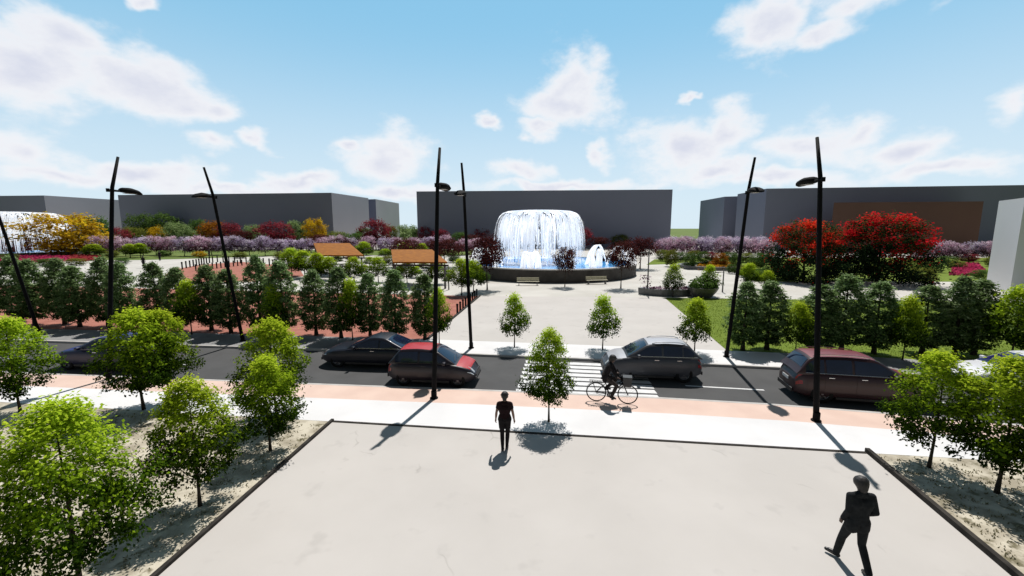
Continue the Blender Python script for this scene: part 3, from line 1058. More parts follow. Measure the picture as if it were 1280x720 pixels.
def dome_mesh(R0, Ht, nst, seed):
    rg = random.Random(seed)
    bm = bmesh.new()
    # cap: a closed sheet whose hem is torn into tongues, then falling streaks below
    nseg = 150
    hem = [.47 + .10 * rg.random() + .10 * math.sin(k * .35) + .06 * math.sin(k * 1.1) for k in range(nseg)]
    rings = []
    for j in range(15):
        ring = []
        for k in range(nseg):
            a = 2 * math.pi * k / nseg
            t = hem[k] * (j / 14)
            ring.append(bm.verts.new(dome_points(R0, Ht, a, max(t, .004), 1 + .012 * rg.uniform(-1, 1))))
        rings.append(ring)
    for j in range(14):
        for k in range(nseg):
            if j > 8 and rg.random() < .085 * (j - 8):
                continue
            bm.faces.new((rings[j][k], rings[j][(k + 1) % nseg], rings[j + 1][(k + 1) % nseg], rings[j + 1][k]))
    for s in range(nst):
        a = rg.uniform(0, 2 * math.pi)
        gap = .5 + .5 * math.sin(a * 5 + 1.3) * math.sin(a * 11)
        if rg.random() > .05 + .95 * gap ** 1.3:
            continue
        t0 = rg.uniform(.46, .74)
        t1 = min(1, t0 + rg.uniform(.08, .45))
        wob = 1 + rg.uniform(-.14, .02)
        n = 5
        w0 = rg.uniform(.025, .085)
        prev = None
        tx, ty = -math.sin(a), math.cos(a)
        for i in range(n):
            q = i / (n - 1)
            p = dome_points(R0, Ht, a, t0 + (t1 - t0) * q, wob)
            ww = w0 * (1 - abs(2 * q - .8) ** 2 * .55)
            ww = max(ww, .008)
            d = Vector((tx, ty, 0)) * ww
            v = (bm.verts.new(p - d), bm.verts.new(p + d))
            if prev:
                bm.faces.new((prev[0], prev[1], v[1], v[0]))
            prev = v
    # droplets
    for s in range(1500):
        a = rg.uniform(0, 2 * math.pi)
        p = dome_points(R0, Ht, a, rg.uniform(.62, 1), 1 + rg.uniform(-.2, .05))
        w, h = rg.uniform(.02, .06), rg.uniform(.05, .22)
        tx, ty = -math.sin(a) * w, math.cos(a) * w
        q = [bm.verts.new(p + Vector(d)) for d in ((0, 0, h), (tx, ty, 0), (0, 0, -h), (-tx, -ty, 0))]
        bm.faces.new(q)
    # splash foam where the water lands
    for s in range(900):
        a = rg.uniform(0, 2 * math.pi)
        r = R0 * rg.gauss(.98, .05)
        h = abs(rg.gauss(0, .35)) + .05
        w = rg.uniform(.03, .10)
        p = Vector((r * math.cos(a), r * math.sin(a), -.02))
        tx, ty = -math.sin(a) * w, math.cos(a) * w
        q = [bm.verts.new(p + Vector(d)) for d in ((-tx, -ty, 0), (tx, ty, 0), (tx * .3, ty * .3, h), (-tx * .3, -ty * .3, h))]
        bm.faces.new(q)
    return bm


def jet_bm(p0, vec, Ht, reach, n, seed):
    """bundle of parabolic strands"""
    rg = random.Random(seed)
    bm = bmesh.new()
    jets = []
    for k in range(n):
        d = Vector(vec) * reach * rg.uniform(.86, 1.08)
        s = Vector((rg.gauss(0, .12), rg.gauss(0, .12), 0))
        t0, t1 = (0, 1) if rg.random() < .4 else (rg.uniform(.3, .6), 1)
        pts, w = [], []
        for i in range(14):
            q = t0 + (t1 - t0) * i / 13
            pts.append(Vector(p0) + d * q + s * (.4 + q) + Vector((0, 0, Ht * 4 * q * (1 - q) * rg.uniform(.985, 1.01))))
            w.append((.035 + .07 * q) * rg.uniform(.5, 1.2))
        jets.append((pts, w))
    arc_strands(bm, jets)
    return bm


fc = G(686, 334.5)
FX, FY = X_at(685, 60.5, 0), 60.2
PR_ = 12.0
WH = 1.55
ft = thing('fountain', 'round dark-walled fountain pool with a huge white water dome', 'fountain', (FX, FY, 0))
bm = bmesh.new()
lathe(bm, [(PR_, -.1), (PR_, WH - .12)], 96)
lathe(bm, [(PR_ - .55, WH - .12), (PR_ - .55, .3)], 96)
from_bm('basin_wall', bm, M['pool_wall'], ft, True)
bm = bmesh.new()
rg_ = lathe(bm, [(PR_ - .6, WH - .12), (PR_ - .6, WH), (PR_ + .06, WH), (PR_ + .06, WH - .13)], 96)
from_bm('coping', bm, M['coping'], ft)
bm = bmesh.new()
bmesh.ops.create_circle(bm, cap_ends=True, radius=PR_ - .55, segments=96)
bmesh.ops.translate(bm, vec=(0, 0, WH - .10), verts=bm.verts)
from_bm('water_surface', bm, M['water'], ft)
wl = WH - .10
DX = X_at(675, FY, 4) - FX
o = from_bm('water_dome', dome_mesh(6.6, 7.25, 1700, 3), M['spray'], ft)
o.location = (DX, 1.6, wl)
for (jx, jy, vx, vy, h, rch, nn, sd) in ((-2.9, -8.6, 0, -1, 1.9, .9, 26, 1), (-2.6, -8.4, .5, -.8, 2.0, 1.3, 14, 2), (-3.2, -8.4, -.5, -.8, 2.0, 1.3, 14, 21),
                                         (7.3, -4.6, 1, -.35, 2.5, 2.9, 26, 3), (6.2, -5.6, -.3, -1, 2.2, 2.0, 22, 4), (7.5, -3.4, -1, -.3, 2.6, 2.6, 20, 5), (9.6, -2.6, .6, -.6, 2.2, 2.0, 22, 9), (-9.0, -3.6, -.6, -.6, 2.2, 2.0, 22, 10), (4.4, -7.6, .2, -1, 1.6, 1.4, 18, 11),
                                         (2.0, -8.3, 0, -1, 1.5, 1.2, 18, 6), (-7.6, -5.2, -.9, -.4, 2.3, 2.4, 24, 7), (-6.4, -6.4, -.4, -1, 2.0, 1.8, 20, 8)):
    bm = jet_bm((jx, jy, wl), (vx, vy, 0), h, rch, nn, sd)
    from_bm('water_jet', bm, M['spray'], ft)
# raised inner plinth seen on the right
bm = bmesh.new()
lathe(bm, [(1.9, .3), (1.9, 2.0), (1.6, 2.06), (0.05, 2.06)], 40, c=(8.6, 3.2, 0))
from_bm('plinth', bm, M['pool_wall'], ft)

# second fountain at the far left
fx2, fy2 = X_at(20, 100, 4), 100
ft2 = thing('fountain', 'far left white water dome half hidden behind the golden tree', 'fountain', (fx2, fy2, 0))
bm = bmesh.new()
lathe(bm, [(13, -.1), (13, .9), (12.4, .9), (12.4, .2)], 64)
from_bm('basin_wall', bm, M['pool_wall'], ft2, True)
bm = bmesh.new()
bmesh.ops.create_circle(bm, cap_ends=True, radius=12.4, segments=64)
bmesh.ops.translate(bm, vec=(0, 0, .6), verts=bm.verts)
from_bm('water_surface', bm, M['water'], ft2)
o = from_bm('water_dome', dome_mesh(9.6, 9.3, 2000, 9), M['spray'], ft2)
o.location = (0, 0, .6)


# benches by the pool wall
def bench(px, py, label, rz):
    p = G(px, py)
    t = thing('park_bench', label, 'bench', p, rz, 'benches at the pool wall')
    bm = bmesh.new()
    for k in range(3):
        box(bm, (0, -.14 + k * .15, .43), (2.45, .13, .045), bev=.008)
    from_bm('seat', bm, M['bench'], t)
    bm = bmesh.new()
    for k in range(2):
        box(bm, (0, .24 + k * .03, .60 + k * .17), (2.45, .04, .14), Matrix.Rotation(R(-8), 3, 'X'), .008)
    from_bm('backrest', bm, M['bench'], t)
    for s in (-1, 1):
        bm = bmesh.new()
        box(bm, (s * 1.0, 0, .2), (.07, .44, .40), bev=.01)
        box(bm, (s * 1.0, .26, .58), (.05, .05, .40), Matrix.Rotation(R(-8), 3, 'X'))
        from_bm('leg', bm, M['grey_metal'], t)


bench(660, 356.5, 'cream slatted bench before the pool wall, left one below the dome', R(0))
bench(746, 354.8, 'cream slatted bench before the pool wall, right one near the arching jets', R(10))


# ------------------------------------------------------------------ lamps
def lamp_post(loc, toward, label):
    """leaning black post, kinked above the luminaire arm. toward = horizontal unit dir over the road"""
    t = thing('street_lamp', label, 'street lamp', loc, 0, 'leaning black street lamps')
    d = Vector((toward[0], toward[1], 0)).normalized()
    L1, L2 = 7.95, 1.35
    a1, a2 = R(8), R(17)
    top1 = d * math.sin(a1) * L1 + Vector((0, 0, math.cos(a1) * L1))
    top2 = top1 + d * math.sin(a2) * L2 + Vector((0, 0, math.cos(a2) * L2))
    bm = bmesh.new()
    pts = [d * math.sin(a1) * L1 * q + Vector((0, 0, math.cos(a1) * L1 * q)) for q in (-.01, .25, .5, .75, 1)]
    tube(bm, pts + [top2], [.088, .085, .08, .074, .067, .05], 12)
    from_bm('pole', bm, M['black_metal'], t, True)
    bm = bmesh.new()
    lathe(bm, [(.15, 0), (.15, .03), (.105, .05), (.105, .28), (.09, .3)], 16)
    from_bm('base', bm, M['black_metal'], t)
    bm = bmesh.new()
    q = top1 - Vector((0, 0, .12))
    tube(bm, [q - d * .18, q + d * .40], [.05, .04], 8)
    tube(bm, [q - d * .19 - Vector((0, 0, .07)), q - d * .19 + Vector((0, 0, .07))], [.06, .06], 8)
    from_bm('arm', bm, M['black_metal'], t)
    # luminaire: tapered flat leaf-shaped head
    bm = bmesh.new()
    side = Vector((-d.y, d.x, 0))
    rings = []
    for s, w, h, dz in ((.28, .08, .12, 0), (.40, .22, .27, .02), (.68, .29, .32, .01), (.95, .26, .25, -.02), (1.14, .16, .13, -.07), (1.22, .04, .04, -.10)):
        c = q + d * s + Vector((0, 0, dz))
        rings.append([bm.verts.new(c + side * w * math.cos(2 * math.pi * k / 12) + Vector((0, 0, h * .5 * math.sin(2 * math.pi * k / 12) * (1 if math.sin(2 * math.pi * k / 12) > 0 else .5)))) for k in range(12)])
    for i in range(len(rings) - 1):
        for k in range(12):
            bm.faces.new((rings[i][k], rings[i][(k + 1) % 12], rings[i + 1][(k + 1) % 12], rings[i + 1][k]))
    bm.faces.new(rings[0][::-1])
    bm.faces.new(rings[-1])
    hd = from_bm('lamp_head', bm, M['black_metal'], t, True)
    bm = bmesh.new()
    c = q + d * .72 + Vector((0, 0, -.078))
    rot = Matrix.Rotation(math.atan2(d.y, d.x), 3, 'Z')
    box(bm, c, (.42, .26, .012), rot)
    from_bm('lens', bm, M['coping'], hd)


nd = (.12, 1.0)
fd = (-.12, -1.0)
lamp_post((-16.75, 17.0, 0), nd, 'leaning black lamp on the near pavement among the left trees')
lamp_post((-2.87, 14.95, 0), nd, 'leaning black lamp on the near pavement in front of the red hatchback')
lamp_post(G(1020, 526), nd, 'leaning black lamp on the near pavement beside the maroon car')
lamp_post((-27.9, 24.5, 0), fd, 'far-side leaning black lamp at the left edge of the picture')
lamp_post((-14.95, 23.0, 0), fd, 'far-side leaning black lamp rising from the left cypress hedge')
lamp_post(G(589, 435), fd, 'far-side leaning black lamp left of the park path')
lamp_post(G(908, 446), fd, 'far-side leaning black lamp right of the park path, shadow on the road')


def thin_post(px, py, ty, label):
    p = G(px, py)
    h = H_at(p.y, ty)
    t = thing('park_post', label, 'post', p, 0, 'thin grey posts in the park')
    bm = bmesh.new()
    tube(bm, [(0, 0, -.02), (0, 0, h)], [.07, .055], 8)
    from_bm('pole', bm, M['grey_metal'], t)
    bm = bmesh.new()
    tube(bm, [(-.75, 0, h - .25), (.06, 0, h - .25)], [.035, .035], 6)
    from_bm('arm', bm, M['grey_metal'], t)
    bm = bmesh.new()
    box(bm, (-.65, 0, h - .29), (.4, .14, .07), bev=.02)
    from_bm('lamp_head', bm, M['grey_metal'], t)


thin_post(809, 368, 312, 'thin grey lamp post right of the pool at the path edge')
thin_post(903, 365, 337, 'thin grey post behind the right hedge by the bowl planter')
thin_post(561, 362, 333, 'thin grey post behind the left hedge beside the right pergola')


# ------------------------------------------------------------------ bollards
def bollard_mesh():
    bm = bmesh.new()
    lathe(bm, [(.085, -.02), (.085, .04), (.07, .05), (.07, .62), (.085, .63), (.085, .70), (.06, .74), (.001, .75)], 12)
    bmesh.ops.recalc_face_normals(bm, faces=bm.faces)
    me = D.meshes.new('bollard')
    bm.to_mesh(me)
    bm.free()
    me.materials.append(M['black_metal'])
    return me


BOL = bollard_mesh()
pa, pb = Vector((-3.75, 30.6, 0)), Vector((-2.95, 38.2, 0))
for i in range(9):
    q = pa.lerp(pb, i / 8)
    o = mesh_obj('bollard', BOL)
    o.location = (q.x - .25, q.y, 0)
    tag(o, '%s black bollard from the road along the park path edge' % ORD[i], 'bollard', 'bollards along the path edge')
cur = []
for i in range(11):
    q = i / 10
    cur.append((228 + 40 * q + 2 * math.sin(q * 5), 336.5 - 8.5 * q ** .8))
for i in range(11):
    q = i / 10
    cur.append((272 + 72 * q, 327.6 + 4 * q))
o_i = 0
for (px, py) in cur:
    p = G(px, py)
    o = mesh_obj('bollard', BOL)
    o.location = p
    o.scale = (1.4, 1.4, 1.5)
    tag(o, '%s black bollard from the left along the curved rim of the red fan paving' % ORD[o_i], 'bollard', 'bollards around the red fan paving')
    o_i += 1
for i in range(5):
    p = G(306 + i * 9.5, 340 - (5 if i > 2 else 3) + .2 * i)
    p = G(337 + i * 4.6, 333)
    o = mesh_obj('bollard', BOL)
    o.location = p
    o.scale = (1.4, 1.4, 1.5)
    tag(o, '%s black bollard from the left in the short row right of the red fan paving' % ORD[i], 'bollard', 'short bollard row right of the fan')
for i in range(12):
    p = G(285 + i * 5.5 * .95 - 40, 338.5 - i * .62)
    o = mesh_obj('bollard', BOL)
    o.location = p
    o.scale = (1.3, 1.3, 1.3)
    tag(o, '%s black bollard from the left in the inner row across the red fan paving' % ORD[i], 'bollard', 'inner bollard row of the fan')


# ------------------------------------------------------------------ pergolas
def pergola(fr, bk, hf, hb, Ff, Fb, label, dark):
    """sloped rust coloured roof on posts; fr, bk = left/right px of front and back edge"""
    p = [Vector((X_at(fr[0], Ff, hf), Ff, hf)), Vector((X_at(fr[1], Ff, hf), Ff - .4, hf)), Vector((X_at(bk[1], Fb, hb), Fb, hb)), Vector((X_at(bk[0], Fb, hb), Fb, hb))]
    c = sum(p, Vector()) / 4
    base = Vector((c.x, c.y, 0))
    t = thing('pergola', label, 'pergola', base, 0, 'rust-roofed pergolas')
    bm = bmesh.new()
    up = Vector((0, 0, .16))
    vs = [bm.verts.new(q - base) for q in p] + [bm.verts.new(q - base + up) for q in p]
    for f in ((0, 1, 2, 3), (7, 6, 5, 4), (0, 4, 5, 1), (1, 5, 6, 2), (2, 6, 7, 3), (3, 7, 4, 0)):
        bm.faces.new([vs[i] for i in f])
    from_bm('roof', bm, M['rust'], t)
    bm = bmesh.new()
    for k in range(6):
        a = p[0].lerp(p[1], (k + .5) / 6) - base
        b = p[3].lerp(p[2], (k + .5) / 6) - base
        tube(bm, [a + Vector((0, -.25, -.1)), b + Vector((0, .1, -.1))], [.07, .07], 4)
    from_bm('rafters', bm, M['black_plastic'], t)
    bm = bmesh.new()
    a, b = p[0] - base, p[1] - base
    tube(bm, [a + Vector((-.1, .1, -.2)), b + Vector((.1, .1, -.2))], [.12, .12], 4)
    from_bm('beam', bm, M['black_plastic'], t)
    for q in p:
        a = q.lerp(c, .08) - base
        bm = bmesh.new()
        box(bm, (a.x, a.y, (a.z - .15) / 2), (.2, .2, a.z - .15), bev=.02)
        from_bm('post', bm, M['grey_metal'], t)


pergola((398, 456), (392, 437), 2.6, 3.9, 55, 62, 'left pergola with sloping rust-orange roof above the small trees', 0)
pergola((491, 560), (489, 540), 2.6, 3.6, 44, 49.5, 'right pergola with sloping rust-orange roof and grey corner column', 0)

# planters right of the path
p = G(838, 369)
t = thing('planter', 'long curved dark planter with white-flowering plants at the lawn tip', 'planter', p)
bm = bmesh.new()
ra, rb_ = [], []
for k in range(15):
    a = R(200 + k * 10)
    for (r, z, st) in ((2.6, 0, 0), (2.65, .62, 1), (2.0, .62, 2), (2.0, .3, 3)):
        pass
rings = []
for k in range(15):
    a = R(205 + k * 9)
    rings.append([bm.verts.new((r * math.cos(a), 2.2 + r * math.sin(a), z)) for r, z in ((3.0, -.02), (3.06, .6), (2.3, .6), (2.3, -.02))])
for k in range(14):
    for j in range(4):
        bm.faces.new((rings[k][j], rings[k][(j + 1) % 4], rings[k + 1][(j + 1) % 4], rings[k + 1][j]))
bm.faces.new(rings[0])
bm.faces.new(rings[-1][::-1])
from_bm('planter_wall', bm, M['grey_metal'], t)
n = 500
ang = np.radians(205 + NPR.rand(n) * 126)
rr = 2.4 + NPR.rand(n) * .55
P = np.stack([rr * np.cos(ang), 2.2 + rr * np.sin(ang), .58 + NPR.rand(n) * (.25 + 1.0 * (ang < np.radians(228)))], 1)
mesh_obj('foliage', leaf_mesh('foliage', P, NPR.normal(size=(n, 3)), .16 * (.6 + NPR.rand(n)), NPR.rand(n), M['lf_pink'], .7), None, t)
p = G(878, 371)
t = thing('planter', 'dark bowl planter with shrubs on the paving at the lawn tip', 'planter', p)
bm = bmesh.new()
lathe(bm, [(.7, -.02), (.8, .05), (1.15, .5), (1.35, .9), (1.25, .9), (1.0, .7), (.01, .68)], 28)
from_bm('bowl', bm, M['grey_metal'], t, False)
n = 900
ang, rr = NPR.rand(n) * 6.283, np.sqrt(NPR.rand(n)) * 1.25
P = np.stack([rr * np.cos(ang), rr * np.sin(ang), .72 + NPR.rand(n) * 1.3 * (1.2 - .6 * rr)], 1)
mesh_obj('shrub', leaf_mesh('shrub', P, NPR.normal(size=(n, 3)) + [0, 0, .5], .2 * (.6 + NPR.rand(n)), P[:, 2] / 2.2 + .2 * NPR.rand(n), M['lf_mid'], .6), None, t)
p = G(873, 338)
t = thing('planter', 'low round stone-walled island bed on the promenade', 'planter', p)
bm = bmesh.new()
lathe(bm, [(4.4, -.02), (4.4, .5), (4.0, .5), (4.0, .2), (.01, .2)], 40, c=(3.2, 4, 0))
from_bm('bed_wall', bm, M['grey_metal'], t)


# ------------------------------------------------------------------ buildings
def building(name, label, foot, Hb, mat, cat='building', pale=()):
    c = Vector((sum(p[0] for p in foot) / len(foot), sum(p[1] for p in foot) / len(foot), 0))
    t = thing(name, label, cat, c)
    bm = bmesh.new()
    lo = [bm.verts.new((p[0] - c.x, p[1] - c.y, -.3)) for p in foot]
    hi = [bm.verts.new((p[0] - c.x, p[1] - c.y, Hb)) for p in foot]
    n = len(foot)
    for i in range(n):
        if i not in pale:
            bm.faces.new((lo[i], lo[(i + 1) % n], hi[(i + 1) % n], hi[i]))
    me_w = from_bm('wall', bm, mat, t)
    for i in pale:  # walls listed in pale get the painted-in sunlight
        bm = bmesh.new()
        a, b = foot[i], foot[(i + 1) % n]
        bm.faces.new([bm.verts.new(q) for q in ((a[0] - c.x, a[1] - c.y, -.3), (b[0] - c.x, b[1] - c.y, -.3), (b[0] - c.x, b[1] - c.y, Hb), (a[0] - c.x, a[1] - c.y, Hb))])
        from_bm('end_wall', bm, M['bldg_lit_side'], t)
    bm = bmesh.new()
    hi2 = [bm.verts.new((p[0] - c.x, p[1] - c.y, Hb + .004)) for p in foot]
    bm.faces.new(hi2)
    from_bm('roof', bm, mat, t)


def fp(px, F, h=14):
    return (X_at(px, F, h), F)


BH = 18.0
building('building', 'plain dark grey block behind the central fountain', [fp(521, 141), fp(840, 134), (fp(840, 134)[0] + 4, 175), (fp(521, 141)[0] - 4, 182)], BH, M['bldg'])
building('building', 'long dark grey block at left with a sunlit right end face', [fp(149, 156), fp(415, 146), fp(461, 172), (fp(149, 156)[0], 200)], BH, M['bldg'], pale=(1,))
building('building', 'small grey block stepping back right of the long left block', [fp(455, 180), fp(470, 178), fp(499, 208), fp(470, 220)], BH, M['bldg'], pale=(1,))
building('building', 'grey block at far left with sunlit angled side face', [fp(-160, 166), fp(57, 158), fp(152, 184), (fp(-160, 166)[0], 215)], BH, M['bldg'], pale=(1,))
building('building', 'low dark grey wing with angled corner right of the sky gap', [fp(875, 190), fp(905, 164), fp(922, 162), fp(960, 175), fp(925, 210)], BH, M['bldg'])
building('building', 'huge dark grey block on the right behind the red-flowering trees', [fp(921, 152), fp(957, 131), fp(1420, 116), (fp(1420, 116)[0] + 20, 160), fp(930, 175)], BH, M['bldg'])
# brown box standing in for a reflection-like patch on the right block
f0 = 112
building('brown_reflection', 'brown reflection-like block in front of the huge right building', [fp(1040, 114, 8), fp(1226, 109, 8), fp(1215, 118, 8), fp(1046, 121.5, 8)], H_at(110, 252), M['brown'])
# pale building cut by the right edge
q = G(1262, 366)
Hq = H_at(q.y, 247)
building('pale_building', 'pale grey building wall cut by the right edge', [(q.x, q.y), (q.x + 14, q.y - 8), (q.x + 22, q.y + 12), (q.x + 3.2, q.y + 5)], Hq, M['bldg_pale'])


# ------------------------------------------------------------------ cars
def eval_modifiers(o):
    dg = bpy.context.evaluated_depsgraph_get()
    dg.update()
    me = D.meshes.new_from_object(o.evaluated_get(dg))
    o.modifiers.clear()
    old = o.data
    o.data = me
    return o


def car(name, label, loc, rz, spec, pm, pm2=None):
    """x forward, y left. lofted body with cut wheel arches, cabin, glazing, wheels and trim"""
    L, W, Ht = spec['L'], spec['W'], spec['H']
    wr, ax_r, ax_f = spec['wheel'], spec['ax_r'] * L - L / 2, spec['ax_f'] * L - L / 2
    top = spec['top']          # (frac, z)
    clear = .2
    belt = spec['belt']
    t = thing(name, label, 'car', loc, rz)
    paintm = M[pm]
    upper = M[pm2 or pm]  # lighter copy with painted-in sunlight where a second paint is given

    def hw(f):   # plan half width
        e = min(f, 1 - f)
        return W / 2 * (1 - .27 * max(0, 1 - e / .19) ** 2.3)

    def sect(f):
        x = f * L - L / 2
        w = hw(f)
        zt = sinterp(top, f)
        e = min(f, 1 - f)
        zb = clear + .10 * max(0, 1 - e / .07)
        hgt = zt - zb
        ptsr = [(0, zb), (.80 * w, zb), (.94 * w, zb + .05 * hgt / .7), (.985 * w, zb + .28 * hgt), (1.0 * w, zb + .52 * hgt), (.985 * w, zb + .74 * hgt),
                (.95 * w, zb + .90 * hgt), (.88 * w, zb + .975 * hgt), (.62 * w, zt + .012), (.3 * w, zt + .028), (0, zt + .034)]
        return x, ptsr

    bm = bmesh.new()
    N = 44
    rings = []
    fr = [i / N for i in range(N + 1)]
    fr[0], fr[-1] = .004, .996
    for f in fr:
        x, pr = sect(f)
        ring = [bm.verts.new((x, y, z)) for y, z in pr] + [bm.verts.new((x, -y, z)) for y, z in pr[-2:0:-1]]
        rings.append(ring)
    m = len(rings[0])
    for i in range(N):
        for k in range(m):
            bm.faces.new((rings[i][k], rings[i][(k + 1) % m], rings[i + 1][(k + 1) % m], rings[i + 1][k]))
    # rounded end caps
    for ring, dx in ((rings[0], -.05), (rings[-1], .05)):
        cen = sum((v.co for v in ring), Vector()) / m
        inner = [bm.verts.new(cen + (v.co - cen) * .86 + Vector((dx, 0, 0))) for v in ring]
        for k in range(m):
            bm.faces.new((ring[k], ring[(k + 1) % m], inner[(k + 1) % m], inner[k]))
        bm.faces.new(inner)
    body = from_bm('body', bm, paintm, t, True)
    cutters = []
    for ax in (ax_r, ax_f):
        for s in (-1, 1):
            cb = bmesh.new()
            bmesh.ops.create_cone(cb, cap_ends=True, segments=36, radius1=wr * 1.13, radius2=wr * 1.13, depth=.6)
            bmesh.ops.rotate(cb, cent=(0, 0, 0), matrix=Matrix.Rotation(R(90), 3, 'X'), verts=cb.verts)
            bmesh.ops.translate(cb, vec=(ax, s * (W / 2 + .04), wr + .02), verts=cb.verts)
            c = from_bm('cut', cb, M['black_plastic'])
            cutters.append(c)
            md = body.modifiers.new('b', 'BOOLEAN')
            md.operation = 'DIFFERENCE'
            md.object = c
            md.solver = 'EXACT'
            md.material_mode = 'TRANSFER'
    eval_modifiers(body)
    body.data.polygons.foreach_set('use_smooth', [True] * len(body.data.polygons))
    for c in cutters:
        D.objects.remove(c)
    if M['black_plastic'].name not in [x.name for x in body.data.materials if x]:
        pass
    try:
        body.data.set_sharp_from_angle(angle=R(35))
    except Exception:
        pass

    # cabin: lofted greenhouse following an arched roof line ------------
    f_b0, f_t0, f_t1, f_b1 = spec['cab']
    xb0, xt0, xt1, xb1 = [q * L - L / 2 for q in spec['cab']]
    wb, wt = W / 2 * .895, W / 2 * .68
    zb_ = belt - .02
    fm = f_t0 + (f_t1 - f_t0) * .55
    arch = [(f_b0 - .02, belt - .10), (f_b0, zb_), (f_t0, Ht - .055), (f_t0 + (fm - f_t0) * .5, Ht - .015), (fm, Ht), (f_t1, Ht - .045), (f_b1, zb_), (f_b1 + .02, belt - .10)]
    axs, ays = np.array([a for a, _ in arch]), np.array([b for _, b in arch])
    kern = np.linspace(-.03, .03, 9)

    def zr(f):
        return float(np.mean(np.interp(f + kern, axs, ays)))

    def wz(z, f):
        q = (z - belt) / (Ht - belt)
        e = min(max(0, f - f_b0), max(0, f_b1 - f)) / .16
        return (wb + (wt - wb) * max(0, q) ** 1.15) * (1 - .10 * max(0, 1 - e) ** 2)

    def csect(f):
        zt = max(zr(f), belt - .04)
        z0 = min(belt - .06, zt - .012)
        we = wz(zt, f)
        rc = min(.085, (zt - z0) * .4)
        pts = [(wz(z0 + (zt - rc - z0) * k / 5, f), z0 + (zt - rc - z0) * k / 5) for k in range(6)]
        for k in range(1, 5):
            a = k / 4 * math.pi / 2
            pts.append((we - rc * .9 * (1 - math.cos(a)), zt - rc + rc * math.sin(a)))
        xe = pts[-1][0]
        for q in (.66, .33, 0):
            pts.append((xe * q, zt + .035 * (1 - q * q)))
        return f * L - L / 2, pts

    bm = bmesh.new()
    NC = 40
    rings = []
    for k in range(NC + 1):
        f = f_b0 - .012 + (f_b1 - f_b0 + .024) * k / NC
        x, pr = csect(f)
        rings.append([bm.verts.new((x, y, z)) for y, z in pr] + [bm.verts.new((x, -y, z)) for y, z in pr[-2::-1]])
    for k in range(NC):
        for q in range(len(rings[0]) - 1):
            bm.faces.new((rings[k][q], rings[k][q + 1], rings[k + 1][q + 1], rings[k + 1][q]))
    from_bm('cabin', bm, paintm, t, True)

    def skin(name, grid, nrm_off, mat, smooth=True):
        """thin shell from a grid of points pushed out along local normals"""
        bm = bmesh.new()
        nu, nv = len(grid), len(grid[0])
        vg = [[bm.verts.new(p) for p in row] for row in grid]
        for a in range(nu - 1):
            for b in range(nv - 1):
                bm.faces.new((vg[a][b], vg[a + 1][b], vg[a + 1][b + 1], vg[a][b + 1]))
        bm.normal_update()
        mv = []
        cen = Vector((0, 0, .7))
        for v in bm.verts:
            n_ = v.normal.copy()
            if n_.dot(v.co - cen) < 0:
                n_ = -n_
            mv.append((v, n_))
        for v, n_ in mv:
            v.co += n_ * nrm_off
        return from_bm(name, bm, mat, t, smooth)

    gm = M[spec.get('glass', 'glass')]
    wide = xb1 - xb0
    for s in (-1, 1):
        for (u0, u1, l_, r_) in spec['win']:
            grid = []
            for a in range(15):
                f = f_b0 + (f_b1 - f_b0) * (u0 + (u1 - u0) * a / 14)
                x = f * L - L / 2
                zlo = belt + .03
                zhi = max(zlo + .012, zr(f) - .085)
                grid.append([Vector((x, s * wz(zlo + (zhi - zlo) * b / 5, f), zlo + (zhi - zlo) * b / 5)) for b in range(6)])
            skin('side_window', grid, .009, gm)

    def topgrid(fa, fb, n, inset, m=9):
        grid = []
        for a in range(n + 1):
            f = fa + (fb - fa) * a / n
            x, pr = csect(f)
            xe = pr[9][0] - inset
            zt = pr[9][1]
            row = []
            for b in range(m):
                q = b / (m - 1) * 2 - 1
                row.append(Vector((x, q * xe, zt + .035 * (1 - min(1, abs(q) * xe / pr[9][0]) ** 2))))
            grid.append(row)
        return grid

    skin('windscreen', topgrid(f_t1 + .012, f_b1 - .012, 10, .015), .010, M[spec.get('wglass', spec.get('glass', 'glass'))])
    skin('rear_window', topgrid(f_b0 + .03, f_t0 - .008, 8, .03), .010, gm)
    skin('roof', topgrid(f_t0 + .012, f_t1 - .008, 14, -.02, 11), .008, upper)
    # bonnet skin
    bm = bmesh.new()
    grid = []
    f0, f1 = f_b1 + .012, .955
    for i in range(13):
        x, pr = sect(f0 + (f1 - f0) * i / 12)
        row = pr[7:] + [(-y, z) for y, z in pr[-2:6:-1]]
        grid.append([bm.verts.new((x, y * .97, z + .008)) for y, z in row])
    for i in range(12):
        for j in range(len(grid[0]) - 1):
            bm.faces.new((grid[i][j], grid[i + 1][j], grid[i + 1][j + 1], grid[i][j + 1]))
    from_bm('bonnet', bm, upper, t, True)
    zt_ = Ht - .03

    def corner(fx, s, up):
        return Vector((xb0 if fx == 0 else xb1, s * wb, belt - .02))

    if spec.get('rails'):
        for s in (-1, 1):
            bm = bmesh.new()
            pts = []
            for k in range(8):
                q = k / 7
                pts.append(((xt0 + .12) + (xt1 - xt0 - .3) * q, s * (wt - .07), zt_ + .02 + .07 * math.sin(math.pi * min(1, max(0, q * 1.0))) ** .35))
            tube(bm, pts, .018, 6)
            from_bm('roof_rail', bm, M['chrome'], t)
